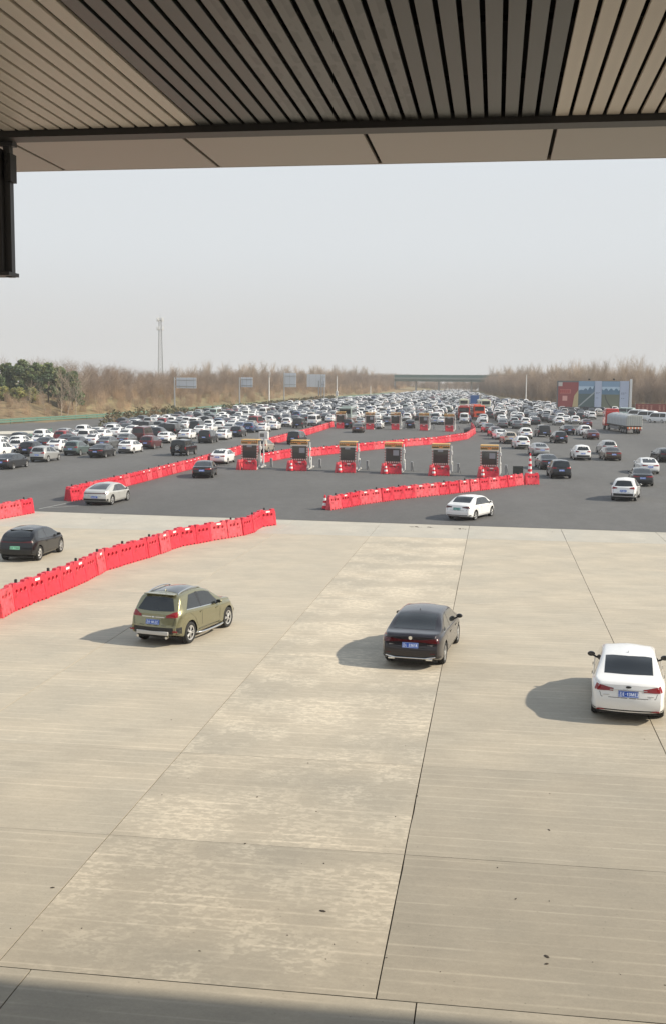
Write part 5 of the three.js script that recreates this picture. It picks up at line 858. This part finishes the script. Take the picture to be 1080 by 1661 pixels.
gantry('second cantilever road sign with a small panel before the woods', [389, 662.5], 612, [391, 612, 410, 628]);
gantry('square road sign panel high before the hazy woods', [461, 655.5], 604, [460, 605, 480.5, 628]);
gantry('widest far road sign on two legs beside the square one', [521, 650.5], 607, [498, 607, 528, 628], 2);
function pole(label, x, y, top, box_) { const p = spot(x, y), h = at(x, top, p.z).y - p.y, o = thing('light_pole', label, 'light pole', [p.x, p.y, p.z]); part(o, 'mast', bar(V(0, 0, 0), V(0, h, 0), .2, 10, .13), M.white); part(o, 'lamp_head', rbox(.5, .18, 1.2, 0, h, .3, .05, 1), M.steel); if (box_) part(o, 'control_box', rbox(.9, 1.8, .6, .05, h * .28, .3, .05, 1), M.white); }
pole('plain pale pole between the second sign and the square sign', 437, 658, 611); pole('thick white pole with a box right of the widest sign', 546, 649, 610, true); pole('short far pole alone before the hazy woods', 600.5, 643, 626);
pole('faint tall pole before the bare woods near the orange bus', 852, 655, 608);
{ // lattice mast
  const z = -470, top = at(258.5, 516, z), base = V(at(261, 600, z).x, rise(470) + 2, z), H = top.y - base.y, t = thing('lattice_mast', 'tall steel lattice mast rising above the brown woods', 'mast', [base.x, base.y, z], .4), legs = [], braces = [], W = (y) => lerp(1.15, .5, y / H);
  for (const [a, b] of [[1, 1], [1, -1], [-1, 1], [-1, -1]]) legs.push(bar(V(a * W(0), 0, b * W(0)), V(a * W(H), H, b * W(H)), .11, 5, .08));
  const n = 18; for (let k = 0; k < n; k++) { const y0 = H * k / n, y1 = H * (k + 1) / n, w0 = W(y0), w1 = W(y1); for (const [a, b, c, d] of [[1, 1, 1, -1], [1, -1, -1, -1], [-1, -1, -1, 1], [-1, 1, 1, 1]]) { braces.push(bar(V(a * w0, y0, b * w0), V(c * w1, y1, d * w1), .05, 3), bar(V(c * w0, y0, d * w0), V(a * w1, y1, b * w1), .05, 3), bar(V(a * w1, y1, b * w1), V(c * w1, y1, d * w1), .05, 3)); } }
  part(t, 'leg_frame', merge(legs), M.steel); part(t, 'lattice', merge(braces), M.steel);
  for (const y of [H * .97, H * .85]) { part(t, 'platform', new THREE.CylinderGeometry(1.25, 1.25, .12, 14).translate(0, y, 0), M.steel); for (let k = 0; k < 6; k++) { const a = k * 1.047; part(t, 'antenna', rbox(.3, 1.7, .18, Math.cos(a) * 1.35, y + .3, Math.sin(a) * 1.35, .04, 1), M.white); } } part(t, 'lightning_rod', bar(V(0, H, 0), V(0, H + 2.4, 0), .05, 5), M.steel);
}
{ // overpass
  const z = -640, a = at(640, 614, z), b = at(880, 614, z), yT = at(710, 608.5, z).y, yB = at(710, 619, z).y, g = rise(640), t = thing('overpass', 'green railed concrete overpass crossing the highway at the far end of the jam', 'bridge', [0, 0, 0]);
  const cx = (a.x + b.x) / 2, L = b.x - a.x, h = yT - yB; part(t, 'deck', box(L, h * .26, 9, cx, yB + h * .47, z), matte('deck_edge', .30, .34, .31, .8)); part(t, 'girder', box(L, h * .34, 7, cx, yB + h * .17, z), matte('girder', .15, .20, .18, .7));
  part(t, 'railing', box(L, h * .4, .25, cx, yT - h * .2, z + 4.3), matte('green_parapet', .11, .185, .16, .6)); part(t, 'handrail', box(L, h * .06, .3, cx, yT + .02, z + 4.32), matte('handrail', .26, .32, .29, .6));
  for (const px of [640, 674, 711, 764, 800]) { const p = at(px, 625, z); part(t, 'pier', new THREE.CylinderGeometry(.5, .5, yB - g + .1, 12).translate(p.x, g + (yB - g) / 2, z), matte('pier', .46, .45, .42, .8)); }
}
{ // billboard of five posters on a frame
  const p = spot(962, 669), z = p.z, rect = (x0, y0, x1, y1) => { const a = at(x0, y0, z), b = at(x1, y1, z); return [b.x - a.x, a.y - b.y, (a.x + b.x) / 2, (a.y + b.y) / 2]; };
  const t = thing('billboard', 'long billboard with a red poster, two road landscapes and pale text panels', 'billboard', [0, 0, 0]);
  const red = canvas(256, 256, (g, w, h) => { g.fillStyle = '#9a4646'; g.fillRect(0, 0, w, h); g.fillStyle = '#c9b487'; g.beginPath(); g.moveTo(w, h * .3); g.lineTo(w * .8, h * .55); g.lineTo(w * .72, h); g.lineTo(w, h); g.fill(); g.fillStyle = '#bb6a64'; g.fillRect(w * .08, h * .28, w * .55, h * .18); g.fillStyle = '#dda49a'; g.fillRect(w * .22, h * .55, w * .24, h * .2); g.fillStyle = '#a93430'; for (let i = 0; i < 5; i++) g.fillRect(w * (.1 + .1 * i), h * .31, w * .06, h * .12); g.fillStyle = '#c9c2bb'; g.fillRect(0, 0, w * .2, h * .16); });
  const land = (seed) => canvas(256, 320, (g, w, h) => { g.fillStyle = '#86a3bd'; g.fillRect(0, 0, w, h); g.fillStyle = '#b9cede'; g.fillRect(0, h * .2, w, h * .15); g.fillStyle = seed ? '#5d7f98' : '#5d7a92'; g.beginPath(); g.moveTo(0, h * .42); for (let i = 0; i <= 16; i++) g.lineTo(w * i / 16, h * (.36 - .1 * Math.abs(Math.sin(i * .7 + seed * 2)) * (seed ? 1 : i / 16 * 2))); g.lineTo(w, h); g.lineTo(0, h); g.fill(); g.fillStyle = seed ? '#6f7563' : '#566a6b'; g.fillRect(0, h * .48, w, h * .52); g.strokeStyle = seed ? '#4b4f4a' : '#a9b0b0'; g.lineWidth = 16; g.beginPath(); if (seed) { g.moveTo(w * .2, h * .5); g.quadraticCurveTo(w * .2, h * .7, w * .6, h); } else { g.moveTo(0, h * .98); g.lineTo(w, h * .42); } g.stroke(); });
  const pale = canvas(128, 320, (g, w, h) => { g.fillStyle = '#b8c2d6'; g.fillRect(0, 0, w, h); g.fillStyle = '#7f8aa3'; g.font = '20px sans-serif'; for (const [y, n] of [[.42, 3], [.46, 2], [.62, 2]]) for (let i = 0; i < n; i++) g.fillRect(w * (.2 + .2 * i), h * y, w * .13, h * .025); });
  const P = (map, name) => new THREE.MeshStandardMaterial({ map, roughness: .6, name });
  for (const [r4, m] of [[[905, 620, 936.5, 660], P(red, 'red_poster')], [[938, 618, 963, 661], P(land(0), 'road_poster')], [[964, 618, 974.5, 661.5], P(pale, 'text_poster')], [[975.5, 618.5, 1003.5, 663], P(land(1), 'valley_poster')], [[1004.5, 618, 1018, 663], P(pale, 'text_poster')]]) { const [w, h, x, y] = rect(...r4); part(t, 'poster', new THREE.BoxGeometry(w, h, .1).translate(x, y, z), m); }
  { const [w, h, x, y] = rect(903, 617.5, 1019, 664); part(t, 'frame', box(w, h, .25, x, y, z - .3), matte('billboard_frame', .16, .17, .17, .6)); for (let k = 0; k < 8; k++) part(t, 'support', box(.3, y - h / 2 - p.y + 1.5, .3, x + w * (k / 7 - .5) * .96, p.y + (y - h / 2 - p.y + 1) / 2, z - .5), M.steel); part(t, 'base_wall', box(w, 1.4, .3, x, p.y + .7, z - .1), matte('base_wall', .16, .17, .165, .8)); for (const px of [955, 995]) { const q = at(px, 616, z); part(t, 'spotlight', rbox(.5, .4, .5, q.x, q.y + .1, z - .3, .05, 1), M.dark); } }
  { const q = spot(1021, 670), hh = at(1021, 615, q.z).y - q.y, o = thing('white_post', 'tall white post standing at the end of the billboard', 'post', [q.x, q.y, q.z]); part(o, 'shaft', rbox(.55, hh, .5, 0, hh / 2, 0, .05, 1), M.white); part(o, 'footing', box(.9, .3, .9, 0, .15, 0), M.steel); }
}
{ // red banner on the fence
  const q = spot(1056, 676), z = q.z - 3, a = at(1030, 655, z), b = at(1110, 668.5, z), w = b.x - a.x, h = a.y - b.y, t = thing('red_banner', 'faded red banner with pale characters hung along the far fence', 'banner', [a.x + w / 2, (a.y + b.y) / 2, z]);
  const map = canvas(512, 64, (g, W, H) => { g.fillStyle = '#8e4a40'; g.fillRect(0, 0, W, H); g.strokeStyle = '#c58f80'; g.lineWidth = 4; for (let k = 0; k < 11; k++) { if (k === 4) continue; const x = 22 + k * 43; for (const [x0, y0, x1, y1] of [[0, 16, 28, 16], [14, 10, 14, 54], [2, 30, 26, 30], [4, 52, 12, 34], [24, 52, 17, 34]]) { g.beginPath(); g.moveTo(x + x0, y0); g.lineTo(x + x1, y1); g.stroke(); } } });
  part(t, 'cloth', box(w, h, .06), new THREE.MeshStandardMaterial({ map, roughness: .8, name: 'banner_print' })); for (let k = 0; k < 5; k++) part(t, 'post', box(.12, h + 2.2, .12, w * (k / 4 - .5), -.9, -.1), M.steel);
}
renderer.render(scene, camera);
